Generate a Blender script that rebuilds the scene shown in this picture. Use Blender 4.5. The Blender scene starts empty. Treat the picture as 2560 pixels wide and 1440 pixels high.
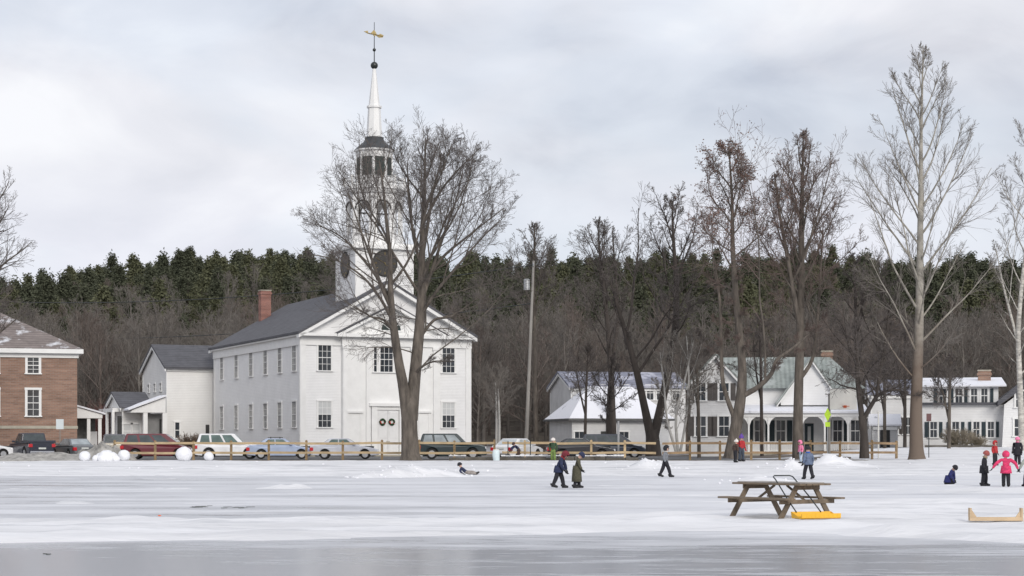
import bpy, math, random
import numpy as np
from mathutils import Vector, Matrix
R = math.radians
PI = math.pi
sc = bpy.context.scene
COL = sc.collection

# ------------------------------------------------------------------ camera
F = 4500.0            # focal length in photo pixels (2560 wide)
EYE = 1.7
HZ = 1105.0           # horizon row
cam_d = bpy.data.cameras.new("camera")
cam = bpy.data.objects.new("camera", cam_d)
COL.objects.link(cam)
cam.location = (0, 0, EYE)
cam.rotation_euler = (R(90), 0, 0)
cam_d.sensor_width = 36
cam_d.lens = 36 * F / 2560
cam_d.shift_y = (HZ - 720) / 2560
cam_d.clip_end = 6000
cam_d.clip_start = 0.5
sc.camera = cam
sc.view_settings.view_transform = 'Standard'
sc.view_settings.look = 'None'
sc.view_settings.gamma = 1
sc.view_settings.exposure = 0.08

# ------------------------------------------------------------------ world: broken overcast over the sky texture
SUN_EL, SUN_AZ = R(27), R(21)       # azimuth measured from -Y (behind the camera) towards +X
sun_dir = Vector((math.sin(SUN_AZ) * math.cos(SUN_EL), -math.cos(SUN_AZ) * math.cos(SUN_EL), math.sin(SUN_EL)))
world = bpy.data.worlds.new("World")
sc.world = world
world.use_nodes = True
nt = world.node_tree
for n in list(nt.nodes): nt.nodes.remove(n)
def N(t, **kw):
    n = nt.nodes.new(t)
    for k, v in kw.items(): setattr(n, k, v)
    return n
def lk(a, b): nt.links.new(a, b)
sky = N('ShaderNodeTexSky'); sky.sky_type = 'NISHITA'; sky.sun_disc = False
sky.sun_elevation = SUN_EL; sky.sun_rotation = math.atan2(sun_dir.x, sun_dir.y)
sky.air_density = 1.0; sky.dust_density = 2.0
skm = N('ShaderNodeVectorMath', operation='SCALE'); skm.inputs['Scale'].default_value = 0.13
lk(sky.outputs[0], skm.inputs[0])
tc = N('ShaderNodeTexCoord')
mp = N('ShaderNodeMapping'); mp.inputs['Scale'].default_value = (1.0, 1.0, 2.0); mp.inputs['Rotation'].default_value = (0, R(-15), 0)
lk(tc.outputs['Generated'], mp.inputs[0])
def noise(scale, detail, rough, loc, dist=0.0):
    m = N('ShaderNodeMapping'); m.inputs['Location'].default_value = loc
    lk(mp.outputs[0], m.inputs[0])
    n = N('ShaderNodeTexNoise'); n.inputs['Scale'].default_value = scale; n.inputs['Detail'].default_value = detail
    n.inputs['Roughness'].default_value = rough; n.inputs['Distortion'].default_value = dist
    lk(m.outputs[0], n.inputs[0]); return n
n1 = noise(4.2, 4, 0.42, (0.35, 0.2, 0.9), 0.3)
n2 = noise(9.0, 7, 0.52, (3.1, 0.7, 1.3), 0.4)
mixn = N('ShaderNodeMath', operation='MULTIPLY_ADD'); mixn.inputs[1].default_value = 0.42
lk(n2.outputs[0], mixn.inputs[0])
m1 = N('ShaderNodeMath', operation='MULTIPLY'); m1.inputs[1].default_value = 0.58
lk(n1.outputs[0], m1.inputs[0]); lk(m1.outputs[0], mixn.inputs[2])
ramp = N('ShaderNodeValToRGB'); cr = ramp.color_ramp
cr.elements[0].position = 0.37; cr.elements[0].color = (0.53, 0.545, 0.61, 1)
cr.elements[1].position = 0.62; cr.elements[1].color = (0.83, 0.84, 0.875, 1)
e = cr.elements.new(0.46); e.color = (0.66, 0.675, 0.73, 1)
e = cr.elements.new(0.54); e.color = (0.74, 0.75, 0.80, 1)
lk(mixn.outputs[0], ramp.inputs[0])
# cloud cover: a little of the clear sky shows through the thinner parts low down
n3 = noise(5.0, 4, 0.5, (7.3, 2.0, 0.1), 0.3)
cov = N('ShaderNodeMapRange'); cov.inputs[1].default_value = 0.40; cov.inputs[2].default_value = 0.58
cov.inputs[3].default_value = 0.82; cov.inputs[4].default_value = 1.0
lk(n3.outputs[0], cov.inputs[0])
# lower clouds (close to the horizon) are bluer and a little darker: distance in the air of the sky itself
sep = N('ShaderNodeSeparateXYZ'); lk(tc.outputs['Generated'], sep.inputs[0])
low = N('ShaderNodeMapRange'); low.inputs[1].default_value = 0.02; low.inputs[2].default_value = 0.155
low.inputs[3].default_value = 0.55; low.inputs[4].default_value = 0.0
lk(sep.outputs[2], low.inputs[0])
lowc = N('ShaderNodeMixRGB'); lowc.inputs[2].default_value = (0.60, 0.63, 0.78, 1)
lk(low.outputs[0], lowc.inputs[0]); lk(ramp.outputs[0], lowc.inputs[1])
mixc = N('ShaderNodeMixRGB'); lk(cov.outputs[0], mixc.inputs[0]); lk(skm.outputs[0], mixc.inputs[1]); lk(lowc.outputs[0], mixc.inputs[2])
bg = N('ShaderNodeBackground'); bg.inputs[1].default_value = 1.08
lk(mixc.outputs[0], bg.inputs[0])
wo = N('ShaderNodeOutputWorld'); lk(bg.outputs[0], wo.inputs[0])

sun_d = bpy.data.lights.new("sun", 'SUN'); sun_d.energy = 1.7; sun_d.angle = R(24); sun_d.color = (1, 0.955, 0.89)
sun = bpy.data.objects.new("sun", sun_d); COL.objects.link(sun)
sun.rotation_euler = sun_dir.to_track_quat('Z', 'Y').to_euler()
sun.location = (40, -40, 60)

# ------------------------------------------------------------------ helpers
def zz(py, Y): return EYE + (HZ - py) * Y / F          # height of a photo row at distance Y
def xx(px, Y): return (px - 1280) * Y / F

MATS = {}
def mat(name, col, rough=0.8, var=0.12, scale=2.0, bump=0.0, metal=0.0, spec=0.5, coat=0.0, bscale=None, stretch=(1, 1, 1), emit=None):
    if name in MATS: return MATS[name]
    m = bpy.data.materials.new(name); m.use_nodes = True
    t = m.node_tree; b = t.nodes['Principled BSDF']
    b.inputs['Roughness'].default_value = rough; b.inputs['Metallic'].default_value = metal
    b.inputs['Specular IOR Level'].default_value = spec; b.inputs['Coat Weight'].default_value = coat
    tcn = t.nodes.new('ShaderNodeTexCoord'); mpn = t.nodes.new('ShaderNodeMapping'); mpn.inputs['Scale'].default_value = stretch
    t.links.new(tcn.outputs['Object'], mpn.inputs[0])
    nz = t.nodes.new('ShaderNodeTexNoise'); nz.inputs['Scale'].default_value = scale; nz.inputs['Detail'].default_value = 6
    nz.inputs['Roughness'].default_value = 0.6
    t.links.new(mpn.outputs[0], nz.inputs[0])
    rp = t.nodes.new('ShaderNodeValToRGB')
    rp.color_ramp.elements[0].position = 0.3; rp.color_ramp.elements[1].position = 0.7
    rp.color_ramp.elements[0].color = tuple(max(0, c * (1 - var)) for c in col) + (1,)
    rp.color_ramp.elements[1].color = tuple(min(1, c * (1 + var)) for c in col) + (1,)
    t.links.new(nz.outputs[0], rp.inputs[0]); t.links.new(rp.outputs[0], b.inputs['Base Color'])
    if bump:
        nb = t.nodes.new('ShaderNodeTexNoise'); nb.inputs['Scale'].default_value = bscale or scale * 6; nb.inputs['Detail'].default_value = 5
        t.links.new(mpn.outputs[0], nb.inputs[0])
        bp = t.nodes.new('ShaderNodeBump'); bp.inputs['Strength'].default_value = bump; bp.inputs['Distance'].default_value = 0.05
        t.links.new(nb.outputs[0], bp.inputs['Height']); t.links.new(bp.outputs[0], b.inputs['Normal'])
    if emit:
        b.inputs['Emission Color'].default_value = emit + (1,); b.inputs['Emission Strength'].default_value = 1
    MATS[name] = m; return m

def clapboard(name, col, pitch=0.13, var=0.05):
    """painted boards: a bumped saw-tooth every pitch metres of height, thin dark joint, blotchy weathering"""
    m = mat(name, col, 0.65, var, 0.7)
    t = m.node_tree; b = t.nodes['Principled BSDF']
    tcn = t.nodes.new('ShaderNodeTexCoord'); sp = t.nodes.new('ShaderNodeSeparateXYZ'); t.links.new(tcn.outputs['Object'], sp.inputs[0])
    dv = t.nodes.new('ShaderNodeMath'); dv.operation = 'DIVIDE'; dv.inputs[1].default_value = pitch; t.links.new(sp.outputs[2], dv.inputs[0])
    fr = t.nodes.new('ShaderNodeMath'); fr.operation = 'FRACT'; t.links.new(dv.outputs[0], fr.inputs[0])
    bp = t.nodes.new('ShaderNodeBump'); bp.inputs['Strength'].default_value = 0.6; bp.inputs['Distance'].default_value = 0.02; bp.invert = True
    t.links.new(fr.outputs[0], bp.inputs['Height']); t.links.new(bp.outputs[0], b.inputs['Normal'])
    src = b.inputs['Base Color'].links[0].from_socket
    mr = t.nodes.new('ShaderNodeMapRange'); mr.inputs[1].default_value = 0.0; mr.inputs[2].default_value = 0.16; mr.inputs[3].default_value = 0.84; mr.inputs[4].default_value = 1.0
    t.links.new(fr.outputs[0], mr.inputs[0])
    mx = t.nodes.new('ShaderNodeMixRGB'); mx.blend_type = 'MULTIPLY'; mx.inputs[0].default_value = 1
    t.links.new(src, mx.inputs[1]); t.links.new(mr.outputs[0], mx.inputs[2]); t.links.new(mx.outputs[0], b.inputs['Base Color'])
    return m

def brickmat(name, c1, c2, mortar, bw=0.4, bh=0.13):
    m = bpy.data.materials.new(name); m.use_nodes = True; t = m.node_tree; b = t.nodes['Principled BSDF']
    b.inputs['Roughness'].default_value = 0.9
    tcn = t.nodes.new('ShaderNodeTexCoord'); sp = t.nodes.new('ShaderNodeSeparateXYZ'); t.links.new(tcn.outputs['Object'], sp.inputs[0])
    ad = t.nodes.new('ShaderNodeMath'); t.links.new(sp.outputs[0], ad.inputs[0]); t.links.new(sp.outputs[1], ad.inputs[1])
    cb = t.nodes.new('ShaderNodeCombineXYZ'); t.links.new(ad.outputs[0], cb.inputs[0]); t.links.new(sp.outputs[2], cb.inputs[1])
    bt = t.nodes.new('ShaderNodeTexBrick'); bt.inputs['Scale'].default_value = 1.0
    bt.inputs['Color1'].default_value = c1 + (1,); bt.inputs['Color2'].default_value = c2 + (1,); bt.inputs['Mortar'].default_value = mortar + (1,)
    bt.inputs['Brick Width'].default_value = bw; bt.inputs['Row Height'].default_value = bh; bt.inputs['Mortar Size'].default_value = 0.012
    t.links.new(cb.outputs[0], bt.inputs['Vector'])
    nz = t.nodes.new('ShaderNodeTexNoise'); nz.inputs['Scale'].default_value = 0.9; nz.inputs['Detail'].default_value = 8
    mpx = t.nodes.new('ShaderNodeMapping'); mpx.inputs['Scale'].default_value = (0.5, 1, 3.0); t.links.new(tcn.outputs['Object'], mpx.inputs[0]); t.links.new(mpx.outputs[0], nz.inputs[0])
    mr = t.nodes.new('ShaderNodeMapRange'); mr.inputs[1].default_value = 0.3; mr.inputs[2].default_value = 0.7; mr.inputs[3].default_value = 0.72; mr.inputs[4].default_value = 1.25
    t.links.new(nz.outputs[0], mr.inputs[0])
    mx = t.nodes.new('ShaderNodeMixRGB'); mx.blend_type = 'MULTIPLY'; mx.inputs[0].default_value = 1
    t.links.new(bt.outputs[0], mx.inputs[1]); t.links.new(mr.outputs[0], mx.inputs[2]); t.links.new(mx.outputs[0], b.inputs['Base Color'])
    MATS[name] = m; return m

def roofmat(name, col, patch=None, pf=0.5, rough=0.85, seam=None):
    """shingles: rows of tone, optional lying-snow patches"""
    m = mat(name, col, rough, 0.22, 1.2, bump=0.5, bscale=9)
    t = m.node_tree; b = t.nodes['Principled BSDF']; src = b.inputs['Base Color'].links[0].from_socket
    tcn = t.nodes.new('ShaderNodeTexCoord')
    wv = t.nodes.new('ShaderNodeTexWave'); wv.bands_direction = seam or 'Z'; wv.inputs['Scale'].default_value = 1.6 if not seam else 0.8
    wv.inputs['Distortion'].default_value = 1.5 if not seam else 0
    t.links.new(tcn.outputs['Object'], wv.inputs[0])
    mr = t.nodes.new('ShaderNodeMapRange'); mr.inputs[3].default_value = 0.82; mr.inputs[4].default_value = 1.12; t.links.new(wv.outputs['Fac'], mr.inputs[0])
    mx = t.nodes.new('ShaderNodeMixRGB'); mx.blend_type = 'MULTIPLY'; mx.inputs[0].default_value = 1
    t.links.new(src, mx.inputs[1]); t.links.new(mr.outputs[0], mx.inputs[2]); out = mx.outputs[0]
    if patch:
        nz = t.nodes.new('ShaderNodeTexNoise'); nz.inputs['Scale'].default_value = 0.55; nz.inputs['Detail'].default_value = 7; nz.inputs['Roughness'].default_value = 0.65
        t.links.new(tcn.outputs['Object'], nz.inputs[0])
        r2 = t.nodes.new('ShaderNodeMapRange'); r2.inputs[1].default_value = 1 - pf - 0.04; r2.inputs[2].default_value = 1 - pf + 0.05
        t.links.new(nz.outputs[0], r2.inputs[0])
        m2 = t.nodes.new('ShaderNodeMixRGB'); m2.inputs[2].default_value = patch + (1,)
        t.links.new(r2.outputs[0], m2.inputs[0]); t.links.new(out, m2.inputs[1]); out = m2.outputs[0]
    t.links.new(out, b.inputs['Base Color']); return m

def fast_mesh(name, V, Q, smooth=False):
    """V (n,3) array, Q (m,k) array of k-gons"""
    me = bpy.data.meshes.new(name); V = np.asarray(V, np.float32); Q = np.asarray(Q, np.int32)
    k = Q.shape[1]; me.vertices.add(len(V)); me.vertices.foreach_set('co', V.ravel())
    me.loops.add(Q.size); me.loops.foreach_set('vertex_index', Q.ravel())
    me.polygons.add(len(Q)); me.polygons.foreach_set('loop_start', np.arange(0, Q.size, k, dtype=np.int32))
    try: me.polygons.foreach_set('loop_total', np.full(len(Q), k, np.int32))
    except Exception: pass
    if smooth: me.polygons.foreach_set('use_smooth', np.ones(len(Q), bool))
    me.update(calc_edges=True); return me

class MB:
    """collects boxes, prisms, tubes ... into ONE mesh"""
    def __init__(s): s.v = []; s.f = []; s.m = []; s.mi = 0
    def add(s, vs, fs):
        o = len(s.v); s.v += [tuple(v) for v in vs]; s.f += [tuple(i + o for i in f) for f in fs]; s.m += [s.mi] * len(fs); return s
    def box(s, x0, x1, y0, y1, z0, z1):
        if x0 > x1: x0, x1 = x1, x0
        if y0 > y1: y0, y1 = y1, y0
        if z0 > z1: z0, z1 = z1, z0
        return s.add([(x0, y0, z0), (x1, y0, z0), (x1, y1, z0), (x0, y1, z0), (x0, y0, z1), (x1, y0, z1), (x1, y1, z1), (x0, y1, z1)],
                     [(0, 3, 2, 1), (4, 5, 6, 7), (0, 1, 5, 4), (1, 2, 6, 5), (2, 3, 7, 6), (3, 0, 4, 7)])
    def ext(s, poly, ax, a, b):
        n = len(poly)
        def P(p, t): return {'y': (p[0], t, p[1]), 'x': (t, p[0], p[1]), 'z': (p[0], p[1], t)}[ax]
        ar = sum(poly[i][0] * poly[(i + 1) % n][1] - poly[(i + 1) % n][0] * poly[i][1] for i in range(n))
        flip = (ar > 0) == (ax == 'y')
        lo, hi = min(a, b), max(a, b)
        vs = [P(p, lo) for p in poly] + [P(p, hi) for p in poly]
        f1 = tuple(range(n)); f2 = tuple(range(n, 2 * n))
        fs = [f1[::-1], f2] + [(i, (i + 1) % n, n + (i + 1) % n, n + i) for i in range(n)]
        if flip: fs = [f[::-1] for f in fs]
        return s.add(vs, fs)
    def tube(s, pts, rs, n=8, cap=True):
        if not hasattr(rs, '__len__'): rs = [rs] * len(pts)
        pts = [Vector(p) for p in pts]; vs = []; fs = []
        for i, p in enumerate(pts):
            d = (pts[min(i + 1, len(pts) - 1)] - pts[max(i - 1, 0)]).normalized()
            ref = Vector((0, 0, 1)) if abs(d.z) < 0.92 else Vector((1, 0, 0))
            u = d.cross(ref).normalized(); w = u.cross(d)
            for k in range(n):
                a = 2 * PI * k / n; vs.append(p + (u * math.cos(a) + w * math.sin(a)) * rs[i])
        for i in range(len(pts) - 1):
            for k in range(n):
                a = i * n + k; b = i * n + (k + 1) % n; fs.append((a, a + n, b + n, b))
        if cap: fs.append(tuple(range(n))); fs.append(tuple(range((len(pts) - 1) * n, len(pts) * n))[::-1])
        return s.add(vs, fs)
    def ball(s, c, r, n=12, m=8, sq=(1, 1, 1), rng=None, amp=0.0):
        vs = [(c[0], c[1], c[2] + r * sq[2])]; fs = []
        for j in range(1, m):
            for i in range(n):
                th = PI * j / m; ph = 2 * PI * i / n; q = r * (1 + (rng.uniform(-amp, amp) if rng else 0))
                vs.append((c[0] + q * math.sin(th) * math.cos(ph) * sq[0], c[1] + q * math.sin(th) * math.sin(ph) * sq[1], c[2] + q * math.cos(th) * sq[2]))
        vs.append((c[0], c[1], c[2] - r * sq[2])); last = len(vs) - 1
        for i in range(n):
            fs.append((0, 1 + i, 1 + (i + 1) % n)); b = 1 + (m - 2) * n; fs.append((last, b + (i + 1) % n, b + i))
            for j in range(m - 2):
                a = 1 + j * n + i; a2 = 1 + j * n + (i + 1) % n; fs.append((a, a + n, a2 + n, a2))
        return s.add(vs, fs)
    def ngon_prism(s, cx, cy, z0, z1, r0, r1, n, rot=0.0):
        vs = [(cx + r * math.cos(rot + 2 * PI * k / n), cy + r * math.sin(rot + 2 * PI * k / n), z) for z, r in ((z0, r0), (z1, r1)) for k in range(n)]
        fs = [tuple(range(n))[::-1], tuple(range(n, 2 * n))] + [(k, (k + 1) % n, n + (k + 1) % n, n + k) for k in range(n)]
        return s.add(vs, fs)
    def build(s, name, m, parent=None, loc=None, rz=0.0, smooth=False, bevel=0.0, seg=2):
        me = bpy.data.meshes.new(name); me.from_pydata(s.v, [], s.f); 
        for k in (m if isinstance(m, (list, tuple)) else [m]): me.materials.append(k)
        if any(s.m): me.polygons.foreach_set('material_index', s.m)
        if smooth: me.polygons.foreach_set('use_smooth', [True] * len(s.f))
        me.update()
        o = bpy.data.objects.new(name, me); COL.objects.link(o)
        if parent: o.parent = parent
        if loc is not None: o.location = loc
        o.rotation_euler = (0, 0, rz)
        if bevel:
            md = o.modifiers.new('bevel', 'BEVEL'); md.width = bevel; md.segments = seg; md.limit_method = 'ANGLE'; md.angle_limit = R(35)
        return o

def tag(o, label=None, cat=None, group=None, kind=None):
    if label: o['label'] = label
    if cat: o['category'] = cat
    if group: o['group'] = group
    if kind: o['kind'] = kind
    return o
def thing(name, label, cat, loc=(0, 0, 0), rz=0.0, group=None):
    o = bpy.data.objects.new(name, None); COL.objects.link(o); o.location = loc; o.rotation_euler = (0, 0, rz); o.empty_display_size = 0.3
    return tag(o, label, cat, group)
def meshobj(name, me, m, parent=None, loc=None, rz=0.0):
    if not len(me.materials): me.materials.append(m)
    o = bpy.data.objects.new(name, me); COL.objects.link(o)
    if parent: o.parent = parent
    if loc is not None: o.location = loc
    o.rotation_euler = (0, 0, rz); return o
def copy_tree(src, loc, rz=0.0, scale=(1, 1, 1)):
    c = src.copy(); COL.objects.link(c); c.location = loc; c.rotation_euler = (0, 0, rz); c.scale = scale
    for ch in src.children:
        d = ch.copy(); COL.objects.link(d); d.parent = c
        for g in ch.children:
            k = g.copy(); COL.objects.link(k); k.parent = d
    return c

# value noise (numpy) for the ground sheets
_rng = np.random.RandomState(7); _G = _rng.rand(256, 256)
def vnoise(x, y):
    xi = np.floor(x).astype(int); yi = np.floor(y).astype(int); fx = x - xi; fy = y - yi
    fx = fx * fx * (3 - 2 * fx); fy = fy * fy * (3 - 2 * fy)
    a = _G[xi % 256, yi % 256]; b = _G[(xi + 1) % 256, yi % 256]; c = _G[xi % 256, (yi + 1) % 256]; d = _G[(xi + 1) % 256, (yi + 1) % 256]
    return (a * (1 - fx) + b * fx) * (1 - fy) + (c * (1 - fx) + d * fx) * fy
def fbm(x, y, o=4):
    s = 0; a = 0.5
    for i in range(o): s = s + a * vnoise(x + 17.3 * i, y + 9.1 * i); x = x * 2.03; y = y * 2.03; a *= 0.5
    return s / 0.94
def sst(a, b, t):
    t = np.clip((t - a) / (b - a), 0, 1); return t * t * (3 - 2 * t)

SKY_X = [-400, 0, 100, 300, 480, 700, 860, 1100, 1300, 1700, 2100, 2350, 2560, 3000]
SKY_Y = [730, 716, 702, 668, 646, 650, 648, 666, 655, 660, 650, 662, 668, 680]
RD = 430.0
def ground_z(x, y):
    x = np.asarray(x, float); y = np.asarray(y, float)
    z = -0.35 + 0.35 * sst(84, 92, y) + 0.5 * sst(92, 115, y)
    px = 1280 + F * x / np.maximum(y, 60)
    ridge = EYE + (HZ - (np.interp(px, SKY_X, SKY_Y) + 168)) * RD / F
    t = np.clip((y - 190) / (RD - 190), 0, 1)
    z = z + (ridge - 0.5) * (0.35 * t + 0.65 * t * t * (3 - 2 * t)) * (y > 190)
    z = z + 1.5 * (fbm(x * 0.03, y * 0.03) - 0.5) * sst(200, 260, y)
    z = np.where(y > RD, z + (y - RD) * -0.02, z)
    return z
def gz(x, y): return float(ground_z(x, y))

# ------------------------------------------------------------------ materials
m_white = clapboard('white_clapboard', (0.80, 0.80, 0.80))
m_cream = clapboard('cream_siding', (0.77, 0.765, 0.75), 0.16)
m_greyside = clapboard('weathered_white_siding', (0.66, 0.66, 0.66), 0.14, 0.12)
m_trim = mat('white_trim', (0.80, 0.80, 0.79), 0.5, 0.05, 1.5)
m_slate = roofmat('slate_shingles', (0.095, 0.096, 0.108))
m_brown_roof = roofmat('brown_shingles', (0.20, 0.17, 0.16), (0.62, 0.63, 0.66), 0.42)
m_snowroof = roofmat('snowy_roof', (0.22, 0.23, 0.27), (0.80, 0.81, 0.86), 0.66)
m_blueroof = roofmat('blue_grey_roof', (0.22, 0.23, 0.29), (0.42, 0.43, 0.50), 0.45)
m_greenroof = roofmat('green_metal_roof', (0.255, 0.285, 0.27), (0.36, 0.39, 0.38), 0.45, 0.5, 'X')
m_brick = brickmat('brown_brick', (0.32, 0.195, 0.14), (0.25, 0.15, 0.11), (0.28, 0.24, 0.21))
m_redbrick = brickmat('red_brick', (0.36, 0.11, 0.07), (0.27, 0.08, 0.055), (0.35, 0.3, 0.27), 0.22, 0.08)
m_stone = mat('pale_stone', (0.42, 0.39, 0.32), 0.9, 0.15, 2)
m_concrete = mat('dark_wet_concrete', (0.11, 0.10, 0.085), 0.9, 0.4, 1.5, bump=0.4)
m_glass = mat('window_glass', (0.035, 0.042, 0.05), 0.08, 0.6, 0.8, spec=0.6)
m_blind = mat('white_blind', (0.55, 0.56, 0.56), 0.8, 0.06, 2)
m_interior = mat('dark_door_and_shade', (0.05, 0.05, 0.05), 0.9, 0.3, 1)  # shade of open recesses put into the colour; dark doors share it
m_shutter = mat('dark_teal_shutter', (0.018, 0.035, 0.045), 0.6, 0.2, 3)
m_shutter2 = mat('faded_brown_shutter', (0.085, 0.075, 0.07), 0.7, 0.2, 3)
m_louver = mat('dark_green_louvre', (0.02, 0.034, 0.03), 0.7, 0.5, 1.2, stretch=(1, 1, 14))
m_dial = mat('dark_clock_dial', (0.03, 0.028, 0.025), 0.5, 0.3, 2)
m_gold = mat('aged_gold', (0.36, 0.28, 0.13), 0.5, 0.2, 6, metal=0.7)
m_domero = mat('dark_metal_dome', (0.045, 0.05, 0.055), 0.55, 0.3, 3)
m_darkmetal = mat('black_iron', (0.02, 0.025, 0.025), 0.4, 0.2, 4)
m_galv = mat('galvanised_steel', (0.42, 0.43, 0.44), 0.45, 0.12, 3, metal=0.5)
m_pole = mat('weathered_grey_pole', (0.30, 0.285, 0.265), 0.9, 0.25, 3, stretch=(1, 1, 0.15), bump=0.3)
m_fence = mat('new_yellow_fence_wood', (0.47, 0.36, 0.22), 0.8, 0.25, 2.5, stretch=(0.5, 1, 1))
m_fencepost = mat('brown_fence_post_wood', (0.25, 0.175, 0.095), 0.85, 0.3, 3)
m_oldwood = mat('weathered_table_wood', (0.185, 0.145, 0.105), 0.85, 0.3, 5, bump=0.4, stretch=(0.4, 1, 1))
m_newwood = mat('pale_pine_wood', (0.52, 0.39, 0.25), 0.75, 0.18, 6, stretch=(0.3, 1, 1))
m_bark = mat('brown_bark', (0.115, 0.098, 0.082), 0.95, 0.5, 3.5, bump=1.0, bscale=12, stretch=(1, 1, 0.25))
m_twig = mat('twig_brown', (0.125, 0.108, 0.10), 0.9, 0.25, 0.6)
m_twigred = mat('reddish_twig', (0.155, 0.115, 0.10), 0.9, 0.25, 0.6)
m_barkdark = mat('dark_bark', (0.060, 0.050, 0.044), 0.95, 0.35, 3, bump=0.8, bscale=12, stretch=(1, 1, 0.25))
m_forestbark = mat('forest_bark', (0.175, 0.158, 0.142), 0.95, 0.3, 0.5)
m_forestbark2 = mat('forest_bark_reddish', (0.165, 0.135, 0.118), 0.95, 0.3, 0.5)
m_paletwig = mat('pale_twig', (0.20, 0.18, 0.16), 0.9, 0.2, 0.8)
m_pine = mat('pine_needles', (0.084, 0.092, 0.062), 0.95, 0.25, 0.18, spec=0.1)
m_pine2 = mat('pine_needles_yellowish', (0.115, 0.12, 0.072), 0.95, 0.25, 0.18, spec=0.1)
m_pinetrunk = mat('pine_trunk', (0.09, 0.07, 0.06), 0.9, 0.3, 2)
m_seed = mat('dry_brown_leaves', (0.17, 0.105, 0.085), 0.9, 0.35, 1.2)
m_snow = mat('packed_snow', (0.75, 0.755, 0.775), 0.75, 0.12, 0.55, stretch=(.35, 1, 1), bump=0.7, bscale=7, spec=0.3)
def slush(m, col, lo, hi, sc3):
    t = m.node_tree; b = t.nodes['Principled BSDF']; src = b.inputs['Base Color'].links[0].from_socket; tcn = t.nodes.new('ShaderNodeTexCoord'); mp_ = t.nodes.new('ShaderNodeMapping'); mp_.inputs['Scale'].default_value = sc3; t.links.new(tcn.outputs['Object'], mp_.inputs[0])
    n = t.nodes.new('ShaderNodeTexNoise'); n.inputs['Scale'].default_value = 1; n.inputs['Detail'].default_value = 9; n.inputs['Roughness'].default_value = 0.68; t.links.new(mp_.outputs[0], n.inputs[0])
    mr = t.nodes.new('ShaderNodeMapRange'); mr.inputs[1].default_value = lo; mr.inputs[2].default_value = hi; mr.inputs[4].default_value = 0.65; t.links.new(n.outputs[0], mr.inputs[0])
    mx = t.nodes.new('ShaderNodeMixRGB'); mx.inputs[2].default_value = col + (1,); t.links.new(mr.outputs[0], mx.inputs[0]); t.links.new(src, mx.inputs[1]); t.links.new(mx.outputs[0], b.inputs['Base Color'])
slush(m_snow, (0.47, 0.485, 0.51), 0.52, 0.66, (0.22, 0.75, 1))
m_snowball = mat('rolled_snow', (0.80, 0.81, 0.84), 0.8, 0.06, 4, bump=0.8, bscale=9, spec=0.3)
m_dirty = mat('dirty_snow_gravel', (0.34, 0.33, 0.31), 0.95, 0.45, 2.2, bump=1.0, bscale=6)
m_asphalt = mat('asphalt', (0.075, 0.075, 0.078), 0.6, 0.4, 0.3, bump=0.3, bscale=20)
m_yellow = mat('yellow_plastic', (0.80, 0.45, 0.03), 0.4, 0.08, 5)
m_lime = mat('lime_sign', (0.52, 0.80, 0.03), 0.5, 0.05, 3)
m_hoop = mat('orange_rim', (0.55, 0.10, 0.03), 0.5, 0.1, 3)
m_board = mat('white_backboard', (0.80, 0.79, 0.74), 0.4, 0.05, 2)
m_shrub = mat('brown_shrub', (0.16, 0.115, 0.085), 0.95, 0.35, 2)

# sycamore bark: brown and flaking at the foot, pale cream above (real colouring of the tree, by height on the trunk)
def sycamore():
    m = mat('sycamore_bark', (0.32, 0.30, 0.26), 0.85, 0.42, 1.8, bump=0.4)
    t = m.node_tree; b = t.nodes['Principled BSDF']; src = b.inputs['Base Color'].links[0].from_socket
    tcn = t.nodes.new('ShaderNodeTexCoord'); sp = t.nodes.new('ShaderNodeSeparateXYZ'); t.links.new(tcn.outputs['Object'], sp.inputs[0])
    nz = t.nodes.new('ShaderNodeTexNoise'); nz.inputs['Scale'].default_value = 1.1; nz.inputs['Detail'].default_value = 6; t.links.new(tcn.outputs['Object'], nz.inputs[0])
    ma = t.nodes.new('ShaderNodeMath'); ma.operation = 'MULTIPLY_ADD'; ma.inputs[1].default_value = 7; t.links.new(nz.outputs[0], ma.inputs[0]); t.links.new(sp.outputs[2], ma.inputs[2])
    mr = t.nodes.new('ShaderNodeMapRange'); mr.inputs[1].default_value = 9; mr.inputs[2].default_value = 14.5; t.links.new(ma.outputs[0], mr.inputs[0])
    mx = t.nodes.new('ShaderNodeMixRGB'); mx.inputs[1].default_value = (0.15, 0.115, 0.09, 1)
    t.links.new(mr.outputs[0], mx.inputs[0]); t.links.new(src, mx.inputs[2]); t.links.new(mx.outputs[0], b.inputs['Base Color']); return m
m_syc = sycamore()

# ------------------------------------------------------------------ ground, ice, snow
def grid_mesh(name, xs, ys, zf, m, kind='structure', smooth=True):
    X, Y = np.meshgrid(xs, ys, indexing='ij'); Z = zf(X, Y)
    V = np.stack([X.ravel(), Y.ravel(), Z.ravel()], 1); ny = len(ys); nx = len(xs)
    i = np.arange(nx - 1)[:, None] * ny + np.arange(ny - 1)[None, :]; i = i.ravel()
    Q = np.stack([i, i + ny, i + ny + 1, i + 1], 1)
    me = fast_mesh(name, V, Q, smooth); me.materials.append(m)
    o = bpy.data.objects.new(name, me); COL.objects.link(o); o['kind'] = kind; return o

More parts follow.
